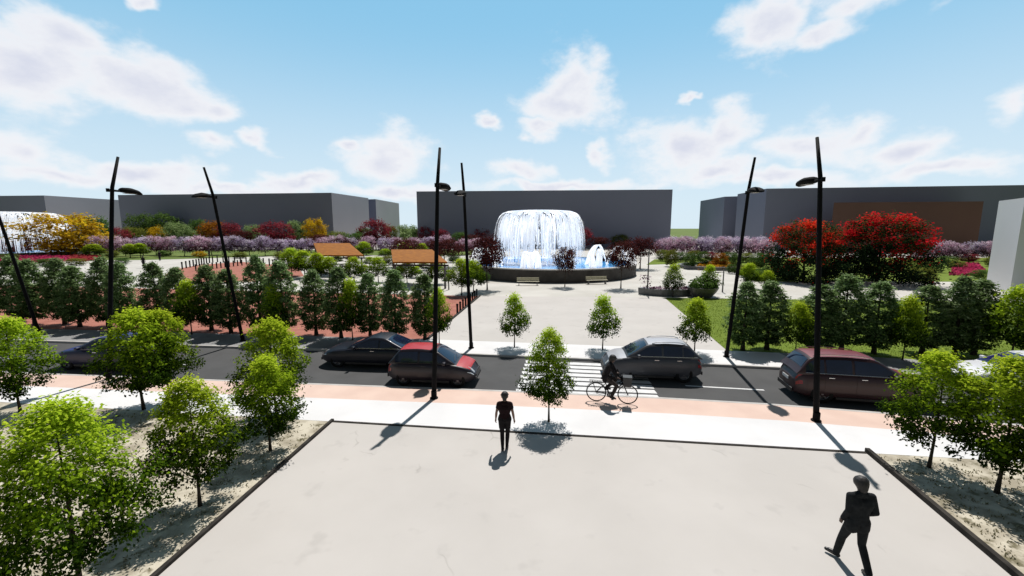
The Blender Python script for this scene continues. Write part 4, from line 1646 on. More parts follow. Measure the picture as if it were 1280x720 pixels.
    # doors: thin skins over the flank, with handle
    for s in (-1, 1):
        for (f0, f1) in spec['doors']:
            bm = bmesh.new()
            grid = []
            for i in range(9):
                f = f0 + (f1 - f0) * i / 8
                x, pr = sect(f)
                row = []
                for (y, z) in pr[3:8]:
                    row.append(bm.verts.new((x, s * (y + .006), z)))
                grid.append(row)
            for i in range(8):
                for j in range(4):
                    bm.faces.new((grid[i][j], grid[i + 1][j], grid[i + 1][j + 1], grid[i][j + 1]))
            geo = bmesh.ops.extrude_face_region(bm, geom=bm.faces[:])
            ev = [q for q in geo['geom'] if isinstance(q, bmesh.types.BMVert)]
            bmesh.ops.translate(bm, vec=(0, -s * .012, 0), verts=ev)
            dr = from_bm('door', bm, paintm, t, True)
            try:
                dr.data.set_sharp_from_angle(angle=R(40))
            except Exception:
                pass
            bm = bmesh.new()
            fq = f0 + (f1 - f0) * .2
            x, pr = sect(fq)
            box(bm, (x, s * (pr[6][0] + .022), pr[6][1] - .03), (.19, .03, .03), bev=.008)
            from_bm('handle', bm, M['chrome'] if spec.get('bright') else paintm, dr)
        # mirror
        bm = bmesh.new()
        box(bm, (xb1 - .42, s * (W / 2 + .03), belt + .06), (.13, .2, .13), bev=.035)
        from_bm('wing_mirror', bm, paintm, t, True)
        # belt trim line
        bm = bmesh.new()
        c00, c10 = corner(0, s, 0), corner(1, s, 0)
        tube(bm, [c00.lerp(c10, .06) + Vector((0, s * .012, .05)), c00.lerp(c10, .86) + Vector((0, s * .012, .05))], [.011, .011], 5)
        from_bm('window_trim', bm, M['chrome'] if spec.get('bright') else M['black_plastic'], t)
        # sill
        bm = bmesh.new()
        box(bm, ((ax_r + ax_f) / 2, s * (W / 2 - .05), clear + .03), (ax_f - ax_r - 2.3 * wr, .09, .10), bev=.02)
        from_bm('sill', bm, M['black_plastic'], t)

    # lights front and rear follow the corner
    def corner_patch(nm_, mat, f0, f1, j0, j1, s, grow):
        bm = bmesh.new()
        grid = []
        for i in range(7):
            f = f0 + (f1 - f0) * i / 6
            x, pr = sect(f)
            a0, a1 = pr[j0], pr[j1]
            row = []
            for q in (0, .33, .66, 1):
                y, z = a0[0] + (a1[0] - a0[0]) * q, a0[1] + (a1[1] - a0[1]) * q
                row.append(bm.verts.new((x + (grow if f > .5 else -grow), s * (y + grow), z + grow * .6)))
            grid.append(row)
        for i in range(6):
            for j in range(3):
                bm.faces.new((grid[i][j], grid[i + 1][j], grid[i + 1][j + 1], grid[i][j + 1]))
        return from_bm(nm_, bm, mat, t, True)

    for s in (-1, 1):
        corner_patch('headlight', M['headlight'], .925, .992, 5, 8, s, .014)
        corner_patch('taillight', M['taillight'], .008, .05, 4, 7, s, .014)
    zf = sinterp(top, .985)
    bm = bmesh.new()
    box(bm, (L / 2 + .045, 0, zf - .2), (.03, W * .5, .14), bev=.012)
    from_bm('grille', bm, M['black_plastic'], t)
    bm = bmesh.new()
    box(bm, (L / 2 + .05, 0, .33), (.05, W * .66, .13), bev=.02)
    from_bm('front_bumper', bm, M['black_plastic'], t)
    bm = bmesh.new()
    box(bm, (-L / 2 - .05, 0, .36), (.05, W * .66, .16), bev=.02)
    from_bm('rear_bumper', bm, M['black_plastic'], t)
    bm = bmesh.new()
    box(bm, (-L / 2 - .05, 0, .70), (.02, .5, .11))
    from_bm('number_plate', bm, M['plate'], t)
    # windscreen wipers
    bm = bmesh.new()
    tg = topgrid(f_b1 - .022, f_b1 - .055, 1, .02)
    for a in (1, 4):
        tube(bm, [tg[0][a] + Vector((.012, 0, .024)), tg[1][a + 3] + Vector((.012, 0, .024))], [.009, .007], 4)
    from_bm('wipers', bm, M['black_plastic'], t)
    # wheels
    for ax in (ax_r, ax_f):
        for s in (-1, 1):
            bm = bmesh.new()
            wd = .10
            lathe(bm, [(wr * .62, -wd), (wr * .9, -wd), (wr * .98, -wd * .8), (wr, -wd * .5), (wr, wd * .5), (wr * .98, wd * .8), (wr * .9, wd), (wr * .62, wd), (wr * .60, 0), (wr * .62, -wd)], 32, 'Y')
            w_ = from_bm('wheel', bm, M['rubber'], t, True)
            w_.location = (ax, s * (W / 2 - .125), wr)
            bm = bmesh.new()
            yy = s * (wd - .02)
            lathe(bm, [(wr * .62, yy), (wr * .55, yy - s * .02), (wr * .54, yy - s * .06), (.001, yy - s * .06)], 28, 'Y')
            for k in range(5):
                a = 2 * math.pi * k / 5 + .3
                d = Vector((math.cos(a), 0, math.sin(a)))
                rot = Matrix.Rotation(-a, 3, 'Y')
                box(bm, d * wr * .30 + Vector((0, yy - s * .02, 0)), (wr * .56, .03, .055), rot, .008)
            lathe(bm, [(.05, yy + s * .0), (.045, yy + s * .012), (.001, yy + s * .012)], 12, 'Y')
            from_bm('rim', bm, M['rim'], w_)
    return t


hatch = dict(L=3.55, W=1.64, H=1.47, wheel=.30, ax_r=.19, ax_f=.82, belt=.93,
             top=[(0, .66), (.015, .80), (.04, .90), (.12, .95), (.60, .95), (.74, .93), (.86, .86), (.95, .74), (.985, .62), (1, .5)],
             cab=(.02, .13, .56, .79), win=[(.10, .44, 0, 0), (.47, .86, 0, 0)], doors=[(.36, .70)])
coupe = dict(L=4.45, W=1.8, H=1.36, wheel=.34, ax_r=.20, ax_f=.81, belt=.90,
             top=[(0, .62), (.015, .80), (.03, .90), (.16, .93), (.58, .91), (.68, .89), (.86, .81), (.95, .70), (.985, .58), (1, .48)],
             cab=(.10, .30, .50, .72), win=[(.20, .42, 0, 0), (.45, .87, 0, 0)], doors=[(.38, .66)], bright=True)
suv = dict(L=4.0, W=1.78, H=1.56, wheel=.35, ax_r=.19, ax_f=.81, belt=1.04,
           top=[(0, .70), (.015, .90), (.04, 1.0), (.14, 1.05), (.60, 1.05), (.72, 1.02), (.86, .95), (.95, .82), (.985, .68), (1, .54)],
           cab=(.015, .14, .56, .77), win=[(.10, .24, 0, 0), (.26, .51, 0, 0), (.54, .87, 0, 0)], doors=[(.20, .42), (.425, .68)], bright=True, rails=True)
bigsuv = dict(suv, L=4.45, W=1.86, H=1.68, wheel=.37, belt=1.08,
              top=[(0, .72), (.012, .94), (.03, 1.05), (.14, 1.10), (.60, 1.10), (.74, 1.07), (.87, 1.0), (.95, .88), (.985, .72), (1, .56)],
              cab=(.012, .10, .58, .78), win=[(.07, .24, 0, 0), (.26, .50, 0, 0), (.525, .86, 0, 0)])
sedan = dict(coupe, L=4.5, H=1.45, belt=.95, win=[(.16, .47, 0, 0), (.50, .87, 0, 0)], cab=(.08, .26, .52, .74), doors=[(.24, .43), (.435, .66)],
             top=[(0, .66), (.015, .84), (.03, .95), (.16, .97), (.58, .95), (.70, .93), (.87, .84), (.95, .72), (.985, .6), (1, .5)])


def place_car(name, label, px, py, slope, left, spec, pm, pm2=None):
    """px,py: where the middle of the side nearest the camera meets the road"""
    p = G(px, py, ROAD_Z)
    ang = math.atan2(-slope, 1)
    n = Vector((math.sin(-ang), math.cos(ang), 0))
    n = Vector((-math.sin(ang), math.cos(ang), 0))
    c = p + n * spec['W'] / 2
    return car(name, label, c, ang + (math.pi if left else 0), spec, pm, pm2)


place_car('hatchback', 'small red hatchback with sunlit red roof and bonnet by the near kerb', 537, 484, .10, False, hatch, 'p_red_shaded', 'p_red')
place_car('coupe', 'black two-door coupe facing left in the far lane', 458, 461, .095, True, coupe, 'p_black')
place_car('crossover', 'grey compact crossover facing left across the zebra crossing', 817, 478, .10, True, dict(suv, L=3.9, W=1.75), 'p_grey_shaded', 'p_grey_lit')
place_car('estate_car', 'dark maroon high estate car facing right, half behind a right tree', 1082, 509, .20, False, bigsuv, 'p_maroon_shaded', 'p_maroon')
car('saloon', 'white saloon with violet-blue windscreen facing left behind the right trees', (20.0, 16.05, ROAD_Z), math.pi - .2, dict(sedan, glass='glass_blue'), 'p_white')
place_car('saloon', 'navy blue saloon facing left, half behind the left lime-green trees', 118, 464, .098, True, dict(sedan, glass='glass'), 'p_navy', 'p_navy_lit')


# ------------------------------------------------------------------ people
def capsule_pts(bm, p0, r0, p1, r1, flat=None, seg=2):
    """convex hull of two spheres = tapered capsule; flat=(axis scale) flattens both in y"""
    b = bmesh.new()
    for p, r in ((p0, r0), (p1, r1)):
        ret = bmesh.ops.create_icosphere(b, subdivisions=seg, radius=r)
        if flat:
            bmesh.ops.scale(b, vec=flat, verts=ret['verts'])
        bmesh.ops.translate(b, vec=p, verts=ret['verts'])
    h = bmesh.ops.convex_hull(b, input=b.verts[:])
    dead = [g for g in h['geom_interior'] if isinstance(g, bmesh.types.BMVert)]
    bmesh.ops.delete(b, geom=dead, context='VERTS')
    me = D.meshes.new('tmp')
    b.to_mesh(me)
    b.free()
    bm.from_mesh(me)
    D.meshes.remove(me)


def remeshed(name, caps, mat, parent, voxel=.009, smooth=4):
    bm = bmesh.new()
    for c in caps:
        capsule_pts(bm, *c)
    o = from_bm(name, bm, mat, parent)
    md = o.modifiers.new('r', 'REMESH')
    md.mode = 'VOXEL'
    md.voxel_size = voxel
    md2 = o.modifiers.new('s', 'SMOOTH')
    md2.factor = .5
    md2.iterations = smooth
    eval_modifiers(o)
    o.data.polygons.foreach_set('use_smooth', [True] * len(o.data.polygons))
    if not o.data.materials:
        o.data.materials.append(mat)
    return o


def hand_caps(wr, d, inw, side, curl=.5):
    """palm plus five fingers. d: direction of the hand, inw: palm normal, side: thumb direction"""
    d, inw, side = d.normalized(), inw.normalized(), side.normalized()
    out = [(wr, .026, wr + d * .075, .030, None, 1)]
    for k, ln in enumerate((.068, .078, .072, .056)):
        s = side * (.030 - .020 * k)
        a = wr + d * .085 + s
        b = a + d * ln * .55 + inw * ln * .25 * curl
        c = b + d * ln * .40 * (1 - curl * .5) + inw * ln * .6 * curl
        out.append((a - d * .02, .0105, b, .0095, None, 1))
        out.append((b, .0095, c, .008, None, 1))
    a = wr + d * .025 + side * .025
    b = a + side * .028 + d * .035 + inw * .01
    c = b + d * .03 + inw * .012
    out.append((a, .013, b, .0115, None, 1))
    out.append((b, .0115, c, .009, None, 1))
    return out


def person(label, loc, rz, J, wear, skin, voxel=.009, scale=1., fem=False, group=None):
    """J: joints in local space, facing +y.  wear: list of (name, material, kind)"""
    t = thing('person', label, 'person', loc, rz, group, (scale,) * 3)
    V = Vector
    J = {k: V(v) for k, v in J.items()}
    fy = (J['fwd'] if 'fwd' in J else V((0, 1, 0))).normalized()
    pel, chest, neck, head = J['pel'], J['chest'], J['neck'], J['head']
    hip_w, waist_w, ch_w = (.085, .06, .075) if fem else (.075, .075, .10)
    ch = []
    torso_flat = (1, .68, 1)
    # pelvis and trunk
    r_p, r_w, r_c = (.125, .098, .118) if fem else (.12, .115, .135)
    sx = (J['shR'] - J['shL']).normalized()
    hx = (J['hipR'] - J['hipL']).normalized()
    mid = pel.lerp(chest, .5)
    tors = []
    for s in (-1, 1):
        tors.append((pel + hx * s * hip_w * .7, r_p, mid + sx * s * waist_w * .5, r_w, (1, .8, 1)))
        tors.append((mid + sx * s * waist_w * .5, r_w, chest + sx * s * ch_w * .75, r_c, (1, .8, 1)))
        tors.append((chest + sx * s * ch_w * .75, r_c, J['shR' if s > 0 else 'shL'] - sx * s * .03, .062, (1, .85, 1)))
        tors.append((neck - V((0, 0, .02)), .058, J['shR' if s > 0 else 'shL'] - V((0, 0, .0)) - sx * s * .02, .052))
    if fem:
        for s in (-1, 1):
            b = chest + sx * s * .075 + fy * .085 - V((0, 0, .04))
            tors.append((b, .055, b - fy * .05, .06))
    ch += tors
    ch.append((neck - V((0, 0, .04)), .058, head - V((0, 0, .06)), .052))
    # head
    up = (head - neck).normalized()
    hfwd = (J['look'] if 'look' in J else fy).normalized()
    hs = hfwd.cross(up).normalized()
    ch.append((head + up * .03 - hfwd * .015, .092, head + up * .01 + hfwd * .015, .086))
    ch.append((head - up * .01 + hfwd * .02, .078, head - up * .075 + hfwd * .052, .046))
    ch.append((head + up * .01 + hfwd * .098, .012, head - up * .025 + hfwd * .112, .017, None, 1))
    ch.append((head - up * .062 + hfwd * .088 + hs * .016, .010, head - up * .062 + hfwd * .088 - hs * .016, .010, None, 1))
    for s in (-1, 1):
        ch.append((head + up * .02 + hs * s * .09 - hfwd * .01, .014, head - up * .022 + hs * s * .086, .011, None, 1))
    arms, legs, feet, sleeves, trs = {}, {}, [], [], []
    for S, s in (('R', 1), ('L', -1)):
        sh, el, wr = J['sh' + S], J['el' + S], J['wr' + S]
        k = .88 if fem else 1.0
        ar = [(sh, .056 * k, sh.lerp(el, .4), .051 * k), (sh.lerp(el, .4), .051 * k, el, .040 * k), (el, .041 * k, el.lerp(wr, .35), .042 * k), (el.lerp(wr, .35), .042 * k, wr, .027 * k)]
        arms[S] = ar
        ch += ar
        hd = J.get('hand' + S, wr - el)
        inw = J.get('palm' + S, -sx * s)
        th = J.get('thumb' + S, fy)
        ch += hand_caps(wr, hd, inw, th, J.get('curl', .5) if not isinstance(J.get('curl', .5), Vector) else .5)
        hp, kn, an = J['hip' + S], J['kn' + S], J['an' + S]
        lg = [(hp, .088, hp.lerp(kn, .45), .076), (hp.lerp(kn, .45), .076, kn, .055), (kn, .056, kn.lerp(an, .32), .056), (kn.lerp(an, .32), .056, an, .036)]
        legs[S] = lg
        ch += lg
        toe = J.get('toe' + S, an + fy * .16 - V((0, 0, .055)))
        heel = an + (an - toe) * .22 - V((0, 0, .02))
        ft_ = [(an - V((0, 0, .01)), .036, heel - V((0, 0, .015)), .03), (heel - V((0, 0, .015)), .03, toe, .024), (an - V((0, 0, .01)), .036, toe.lerp(an, .35), .034)]
        ch += ft_
        feet.append(ft_)
    remeshed('body', ch, skin, t, voxel, 3)
    for s in (-1, 1):
        bm = bmesh.new()
        bmesh.ops.create_icosphere(bm, subdivisions=2, radius=.012)
        bmesh.ops.translate(bm, vec=head + up * .012 + hfwd * .092 + hs * s * .034, verts=bm.verts)
        from_bm('eye', bm, EYEM, t, True)

    def grow(caps, g):
        return [(c[0], c[1] + g, c[2], c[3] + g) + tuple(c[4:]) for c in caps]

    for nm_, mat, kind in wear:
        if kind == 'tee':
            caps = grow(tors, .012)
            for S in 'RL':
                sh, el = J['sh' + S], J['el' + S]
                caps.append((sh, .064 * (.92 if fem else 1), sh.lerp(el, .42), .060 * (.95 if fem else 1)))
        elif kind == 'jacket':
            caps = grow(tors, .010)
            for S in 'RL':
                caps += grow(arms[S], .011)
                caps[-1] = (caps[-1][0], caps[-1][1], J['el' + S].lerp(J['wr' + S], .93), .047)
                hp = J['hip' + S]
                caps.append((pel + (hp - pel) * .8, .135, pel + (hp - pel) * .9 - V((0, 0, .10)), .125, (1, .85, 1)))
            caps.append((neck - V((0, 0, .03)), .068, neck + V((0, 0, .01)), .064))
        elif kind == 'trousers':
            caps = [(pel + hx * s * hip_w * .7, r_p + .008, pel + hx * s * hip_w * .75 + V((0, 0, .06)), r_p - .004, (1, .8, 1)) for s in (-1, 1)]
            for S in 'RL':
                caps += grow(legs[S], .011)
                l = caps[-1]
                caps[-1] = (l[0], l[1], l[2], .058)
        elif kind == 'shorts':
            caps = [(pel + hx * s * hip_w * .7, r_p + .012, pel + hx * s * hip_w * .6 + V((0, 0, .07)), r_p - .004, (1, .82, 1)) for s in (-1, 1)]
            for S in 'RL':
                hp, kn = J['hip' + S], J['kn' + S]
                caps.append((hp, .10, hp.lerp(kn, .55), .085))
        elif kind == 'leggings':
            caps = []
            for S in 'RL':
                caps += grow(legs[S], .005)
        elif kind == 'shoes':
            for f_ in feet:
                remeshed('shoe', grow(f_, .010), mat, t, voxel, 2)
            continue
        elif kind == 'hair_short':
            caps = [(head + up * .062 - hfwd * .03, .104, head + up * .055 + hfwd * .015, .098), (head + up * .02 - hfwd * .05, .08, head - up * .04 - hfwd * .055, .06)]
            for k in range(26):
                a, e = rnd.uniform(0, 6.28), rnd.uniform(.1, 1.4)
                dd = hs * math.cos(a) * math.cos(e) + hfwd * (math.sin(a) * math.cos(e) * .9 - .15) + up * math.sin(e)
                if dd.dot(hfwd) > .55 and e < .7:
                    continue
                q = head + up * .035 - hfwd * .01 + dd * .095
                caps.append((q, .022, q + dd * .015, .018, None, 1))
        elif kind == 'cap':
            caps = [(head + up * .055 - hfwd * .025, .118, head + up * .045 + hfwd * .015, .112), (head + up * .035 - hfwd * .04, .105, head - up * .05 - hfwd * .05, .078),
                    (head + up * .045 + hfwd * .07, .045, head + up * .03 + hfwd * .15, .02, (1, 1, .5))]
        elif kind == 'bag':
            continue
        remeshed(nm_, caps, mat, t, voxel, 4)
    return t


woman = dict(pel=(0, 0, .90), chest=(0, -.01, 1.21), neck=(0, -.015, 1.385), head=(0, .01, 1.53),
             shR=(.165, -.015, 1.34), shL=(-.165, -.015, 1.34), elR=(.225, -.03, 1.09), elL=(-.225, -.02, 1.09), wrR=(.255, .03, .875), wrL=(-.25, .05, .875),
             hipR=(.085, 0, .87), hipL=(-.085, 0, .87), knR=(.075, .06, .47), knL=(-.07, -.0, .475), anR=(.055, .03, .075), anL=(-.05, -.14, .10),
             toeL=(-.05, .01, .03), toeR=(.06, .20, .028))
p = G(631, 562)
person('woman in dark top with bare arms walking away across the plaza', p, R(-3), woman,
       [('top', C_DKRED, 'tee'), ('shorts', C_BLACK, 'shorts'), ('leggings', C_BLACK, 'leggings'), ('shoe', C_SHOE, 'shoes'), ('hair', HAIR, 'hair_short')], SKIN, .009, 1.02, True)
man = dict(pel=(0, 0, .93), chest=(.01, .01, 1.27), neck=(.01, .01, 1.465), head=(.01, .045, 1.61),
           shR=(.185, -.01, 1.41), shL=(-.165, .03, 1.40), elR=(.25, -.06, 1.13), elL=(-.195, .0, 1.12), wrR=(.19, .12, .98), wrL=(-.20, .10, .90),
           hipR=(.09, -.01, .90), hipL=(-.09, .02, .90), knR=(.095, -.02, .48), knL=(-.125, .16, .485), anR=(.075, -.27, .10), anL=(-.14, .24, .085),
           toeR=(.09, -.13, .03), toeL=(-.24, .36, .07), look=(.15, 1, -.1))
p = Vector((6.30, 7.08, 0))
person('man in charcoal suit and dark cap striding away at lower right', p, R(-2), man,
       [('jacket', C_CHAR, 'jacket'), ('trousers', C_CHAR, 'trousers'), ('shoe', C_SHOE, 'shoes'), ('hat', HAIR, 'cap')], SKIN_D, .009, 1.0)


# bicycle: x forward
def bicycle(loc, rz, label):
    t = thing('bicycle', label, 'bicycle', loc, rz)
    Rw, wbx = .355, .55
    wm = M['rubber']
    for xx in (-wbx, wbx):
        bm = bmesh.new()
        seg, ms = 48, 8
        rings = []
        for k in range(seg):
            a = 2 * math.pi * k / seg
            rings.append([bm.verts.new(((Rw - .02 + .021 * math.cos(2 * math.pi * j / ms)) * math.cos(a), .019 * math.sin(2 * math.pi * j / ms), (Rw - .02 + .021 * math.cos(2 * math.pi * j / ms)) * math.sin(a))) for j in range(ms)])
        for k in range(seg):
            for j in range(ms):
                bm.faces.new((rings[k][j], rings[k][(j + 1) % ms], rings[(k + 1) % seg][(j + 1) % ms], rings[(k + 1) % seg][j]))
        w = from_bm('wheel', bm, wm, t, True)
        w.location = (xx, 0, Rw)
        bm = bmesh.new()
        for k in range(20):
            a = 2 * math.pi * k / 20
            tube(bm, [(0, .02 if k % 2 else -.02, 0), ((Rw - .03) * math.cos(a), 0, (Rw - .03) * math.sin(a))], .0022, 4)
        tube(bm, [(0, -.045, 0), (0, .045, 0)], .02, 8)
        from_bm('spokes', bm, M['grey_metal'], w)
    bb, seat, hd0, hd1 = Vector((-.08, 0, .30)), Vector((-.26, 0, .80)), Vector((.36, 0, .74)), Vector((.33, 0, .86))
    bm = bmesh.new()
    tube(bm, [bb, seat], .018, 8)
    tube(bm, [bb, hd0], .02, 8)
    tube(bm, [bb.lerp(seat, .55), hd1 - Vector((0, 0, .04))], .017, 8)
    tube(bm, [hd0, hd1], .021, 8)
    for s in (-1, 1):
        tube(bm, [bb, (-wbx, s * .06, Rw)], .012, 6)
        tube(bm, [bb.lerp(seat, .8), (-wbx, s * .06, Rw)], .011, 6)
    from_bm('frame', bm, M['black_metal'], t, True)
    bm = bmesh.new()
    for s in (-1, 1):
        tube(bm, [hd0 + Vector((0, s * .03, 0)), (.44, s * .06, .6), (wbx, s * .06, Rw)], .012, 6)
    tube(bm, [hd0 + Vector((0, -.05, 0)), hd0 + Vector((0, .05, 0))], .014, 6)
    from_bm('fork', bm, M['black_metal'], t, True)
    bm = bmesh.new()
    tube(bm, [hd1, (.30, 0, 1.02)], .015, 8)
    tube(bm, [(.10, -.29, 1.0), (.20, -.26, 1.03), (.30, -.08, 1.03), (.30, .08, 1.03), (.20, .26, 1.03), (.10, .29, 1.0)], .013, 8)
    from_bm('handlebar', bm, M['black_metal'], t, True)
    bm = bmesh.new()
    rings = []
    for x, w, z in ((-.40, .085, .9), (-.34, .09, .915), (-.24, .06, .91), (-.14, .025, .90), (-.10, .012, .89)):
        rings.append([bm.verts.new((x, w * math.cos(2 * math.pi * k / 10), z - .02 + .03 * math.sin(2 * math.pi * k / 10))) for k in range(10)])
    for i in range(4):
        for k in range(10):
            bm.faces.new((rings[i][k], rings[i][(k + 1) % 10], rings[i + 1][(k + 1) % 10], rings[i + 1][k]))
    bm.faces.new(rings[0])
    bm.faces.new(rings[-1])
    tube(bm, [seat, (-.275, 0, .88)], .014, 8)
    from_bm('saddle', bm, M['black_plastic'], t, True)
    bm = bmesh.new()
    lathe(bm, [(.09, -.006), (.095, 0), (.09, .006), (.03, .006), (.03, -.006), (.09, -.006)], 24, 'Y', c=(bb.x, -.045, bb.z))
    for s, a in ((-1, R(-50)), (1, R(130))):
        e = bb + Vector((math.cos(a) * .165, s * .075, math.sin(a) * .165))
        tube(bm, [bb + Vector((0, s * .075, 0)), e], .012, 6)
        box(bm, e + Vector((0, s * .05, 0)), (.09, .09, .02), bev=.004)
    tube(bm, [bb + Vector((0, -.08, 0)), bb + Vector((0, .08, 0))], .018, 8)
    from_bm('pedal_crank', bm, M['grey_metal'], t)
    bm = bmesh.new()
    tube(bm, [bb + Vector((0, -.045, .09)), (-wbx, -.045, Rw + .035)], .007, 4)
    tube(bm, [bb + Vector((0, -.045, -.09)), (-wbx, -.045, Rw - .035)], .007, 4)
    from_bm('chain', bm, M['black_metal'], t)
    bm = bmesh.new()
    for k in range(14):
        a0 = R(20 + k * 10)
        pass
    for xx, a_0, a_1 in ((-wbx, 30, 175), (wbx, 60, 150)):
        pr = None
        for k in range(15):
            a = R(a_0 + (a_1 - a_0) * k / 14)
            c = Vector((xx + (Rw + .02) * math.cos(a), 0, Rw + (Rw + .02) * math.sin(a)))
            v = [bm.verts.new(c + Vector((0, s * .03, 0))) for s in (-1, 1)]
            if pr:
                bm.faces.new((pr[0], pr[1], v[1], v[0]))
            pr = v
    from_bm('mudguard', bm, M['black_metal'], t)
    bm = bmesh.new()
    for s in (-1, 1):
        tube(bm, [(-.34, s * .05, .77), (-.80, s * .055, .77)], .008, 5)
        tube(bm, [(-.70, s * .055, .77), (-wbx, s * .06, Rw)], .007, 5)
    for k in range(5):
        tube(bm, [(-.42 - k * .09, -.055, .77), (-.42 - k * .09, .055, .77)], .007, 5)
    from_bm('rack', bm, M['black_metal'], t)
    # front bag / basket
    bm = bmesh.new()
    rings = []
    for z, w, d_ in ((.66, .11, .12), (.70, .13, .13), (1.0, .16, .16), (1.02, .155, .155)):
        rings.append([bm.verts.new((.52 + sx_ * d_, sy_ * w, z)) for sx_, sy_ in ((-1, -1), (1, -1), (1, 1), (-1, 1))])
    for i in range(3):
        for k in range(4):
            bm.faces.new((rings[i][k], rings[i][(k + 1) % 4], rings[i + 1][(k + 1) % 4], rings[i + 1][k]))
    bm.faces.new(rings[0])
    bm.faces.new(rings[-1])
    from_bm('basket', bm, M['black_plastic'], t)
    return t


pa_, pb_ = G(745, 501.5), G(784, 505.0)
mid_ = (pa_ + pb_) / 2
brz = math.atan2(pb_.y - pa_.y, pb_.x - pa_.x)
mid_.z = .002
bicycle(mid_, brz, 'black city bicycle with front basket ridden on the salmon cycle lane')
# rider, local +y is forward; bicycle x forward -> rider y
rider = dict(pel=(0, -.27, 1.0), chest=(0, -.12, 1.30), neck=(0, -.06, 1.47), head=(0, -.01, 1.615),
             shR=(.19, -.07, 1.42), shL=(-.19, -.07, 1.42), elR=(.28, .06, 1.19), elL=(-.28, .06, 1.19), wrR=(.27, .13, 1.05), wrL=(-.27, .13, 1.05),
             handR=(0, .9, -.25), handL=(0, .9, -.25), palmR=(-.2, 0, -1), palmL=(.2, 0, -1), thumbR=(-1, .2, 0), thumbL=(1, .2, 0), curl=Vector((0, 0, 0)),
             hipR=(.09, -.25, .97), hipL=(-.09, -.25, .97), knR=(.11, .16, .68), knL=(-.11, .13, .83), anR=(.12, -.01, .265), anL=(-.12, -.20, .50),
             toeR=(.12, .13, .205), toeL=(-.12, -.06, .46))
person('cyclist in black jacket and taupe trousers riding on the cycle lane', mid_, brz - R(90), rider,
       [('jacket', C_BLACK, 'jacket'), ('trousers', C_BROWN, 'trousers'), ('shoe', C_SHOE, 'shoes'), ('hair', HAIR, 'cap')], SKIN_D, .010, 1.0)

# tiny people far off in the park
for px, py, rz_, lab, outfit in ((180, 335, 20, 'tiny dark figure standing on the promenade left of the red fan paving', C_BLACK),
                                 (200, 326, 200, 'tiny dark figure on the promenade beyond the left near lamp', C_BLACK),
                                 (262, 323, 90, 'tiny dark figure beneath the lilac row above the fan paving', C_CHAR)):
    p = G(px, py)
    w_ = dict(woman)
    person(lab, p, R(rz_), w_, [('top', outfit, 'tee'), ('trousers', C_BLACK, 'trousers'), ('shoe', C_SHOE, 'shoes'), ('hair', HAIR, 'hair_short')], SKIN_D, .03, 1.12, True)

# ------------------------------------------------------------------ sun and sky
SUN_EL, SUN_AZ = R(60), R(14)          # azimuth measured from +Y towards +X
sd = Vector((math.sin(SUN_AZ) * math.cos(SUN_EL), math.cos(SUN_AZ) * math.cos(SUN_EL), math.sin(SUN_EL)))
sl = D.lights.new('sun', 'SUN')
sl.energy = 5.0
sl.angle = R(.5)
sl.color = (1.0, .965, .92)
so = D.objects.new('sun', sl)
so.rotation_euler = (-sd).to_track_quat('-Z', 'Y').to_euler()
so.location = (0, 0, 60)
COL.objects.link(so)

world = D.worlds.new('World')
scene.world = world
world.use_nodes = True
nt = world.node_tree
nt.nodes.clear()
wout = nt.nodes.new('ShaderNodeOutputWorld')
bg = nt.nodes.new('ShaderNodeBackground')
bg.inputs['Strength'].default_value = .10
nt.links.new(bg.outputs[0], wout.inputs[0])
sky = nt.nodes.new('ShaderNodeTexSky')
sky.sky_type = 'NISHITA'
sky.sun_disc = False
sky.sun_elevation = SUN_EL
sky.sun_rotation = SUN_AZ
sky.air_density = 1.0
sky.dust_density = .3
sky.ozone_density = 1.5


def mth(op, a, b=None, c=None, clamp=False):
    n = nt.nodes.new('ShaderNodeMath')
    n.operation = op
    n.use_clamp = clamp
    for i, v in enumerate((a, b, c)):
        if v is None:
            continue
        if isinstance(v, (int, float)):
            n.inputs[i].default_value = v
        else:
            nt.links.new(v, n.inputs[i])
    return n.outputs[0]


tc = nt.nodes.new('ShaderNodeTexCoord')
sep = nt.nodes.new('ShaderNodeSeparateXYZ')
nt.links.new(tc.outputs['Generated'], sep.inputs[0])
dx, dy, dz = sep.outputs
azim = mth('ARCTAN2', dx, dy)
elev = mth('ARCSINE', dz)
comb = nt.nodes.new('ShaderNodeCombineXYZ')
nt.links.new(azim, comb.inputs[0])
nt.links.new(mth('MULTIPLY', elev, 1.5), comb.inputs[1])


def wnoise(scale, detail, rough, off_=0.):
    n = nt.nodes.new('ShaderNodeTexNoise')
    n.inputs['Scale'].default_value = scale
    n.inputs['Detail'].default_value = detail
    n.inputs['Roughness'].default_value = rough
    mp = nt.nodes.new('ShaderNodeMapping')
    mp.inputs['Location'].default_value = (off_, off_ * .7, off_ * .3)
    nt.links.new(comb.outputs[0], mp.inputs['Vector'])
    nt.links.new(mp.outputs[0], n.inputs['Vector'])
    return n.outputs['Fac']


n1 = wnoise(6.5, 7, .58, 3.1)
n2 = wnoise(5.0, 4, .5, 9.4)
n3 = wnoise(22., 5, .6, 1.7)
waz = mth('MULTIPLY_ADD', mth('SUBTRACT', wnoise(7, 4, .55, 5.5), .5), .16, azim)
wel = mth('MULTIPLY_ADD', mth('SUBTRACT', wnoise(7, 4, .55, 7.7), .5), .10, elev)


def direction(px, py):
    u, v = (px - 640) / F_PX, (py - 360) / F_PX
    d = Vector((u, cs - v * sn, -(sn + v * cs)))
    d.normalize()
    return math.atan2(d.x, d.y), math.asin(d.z)


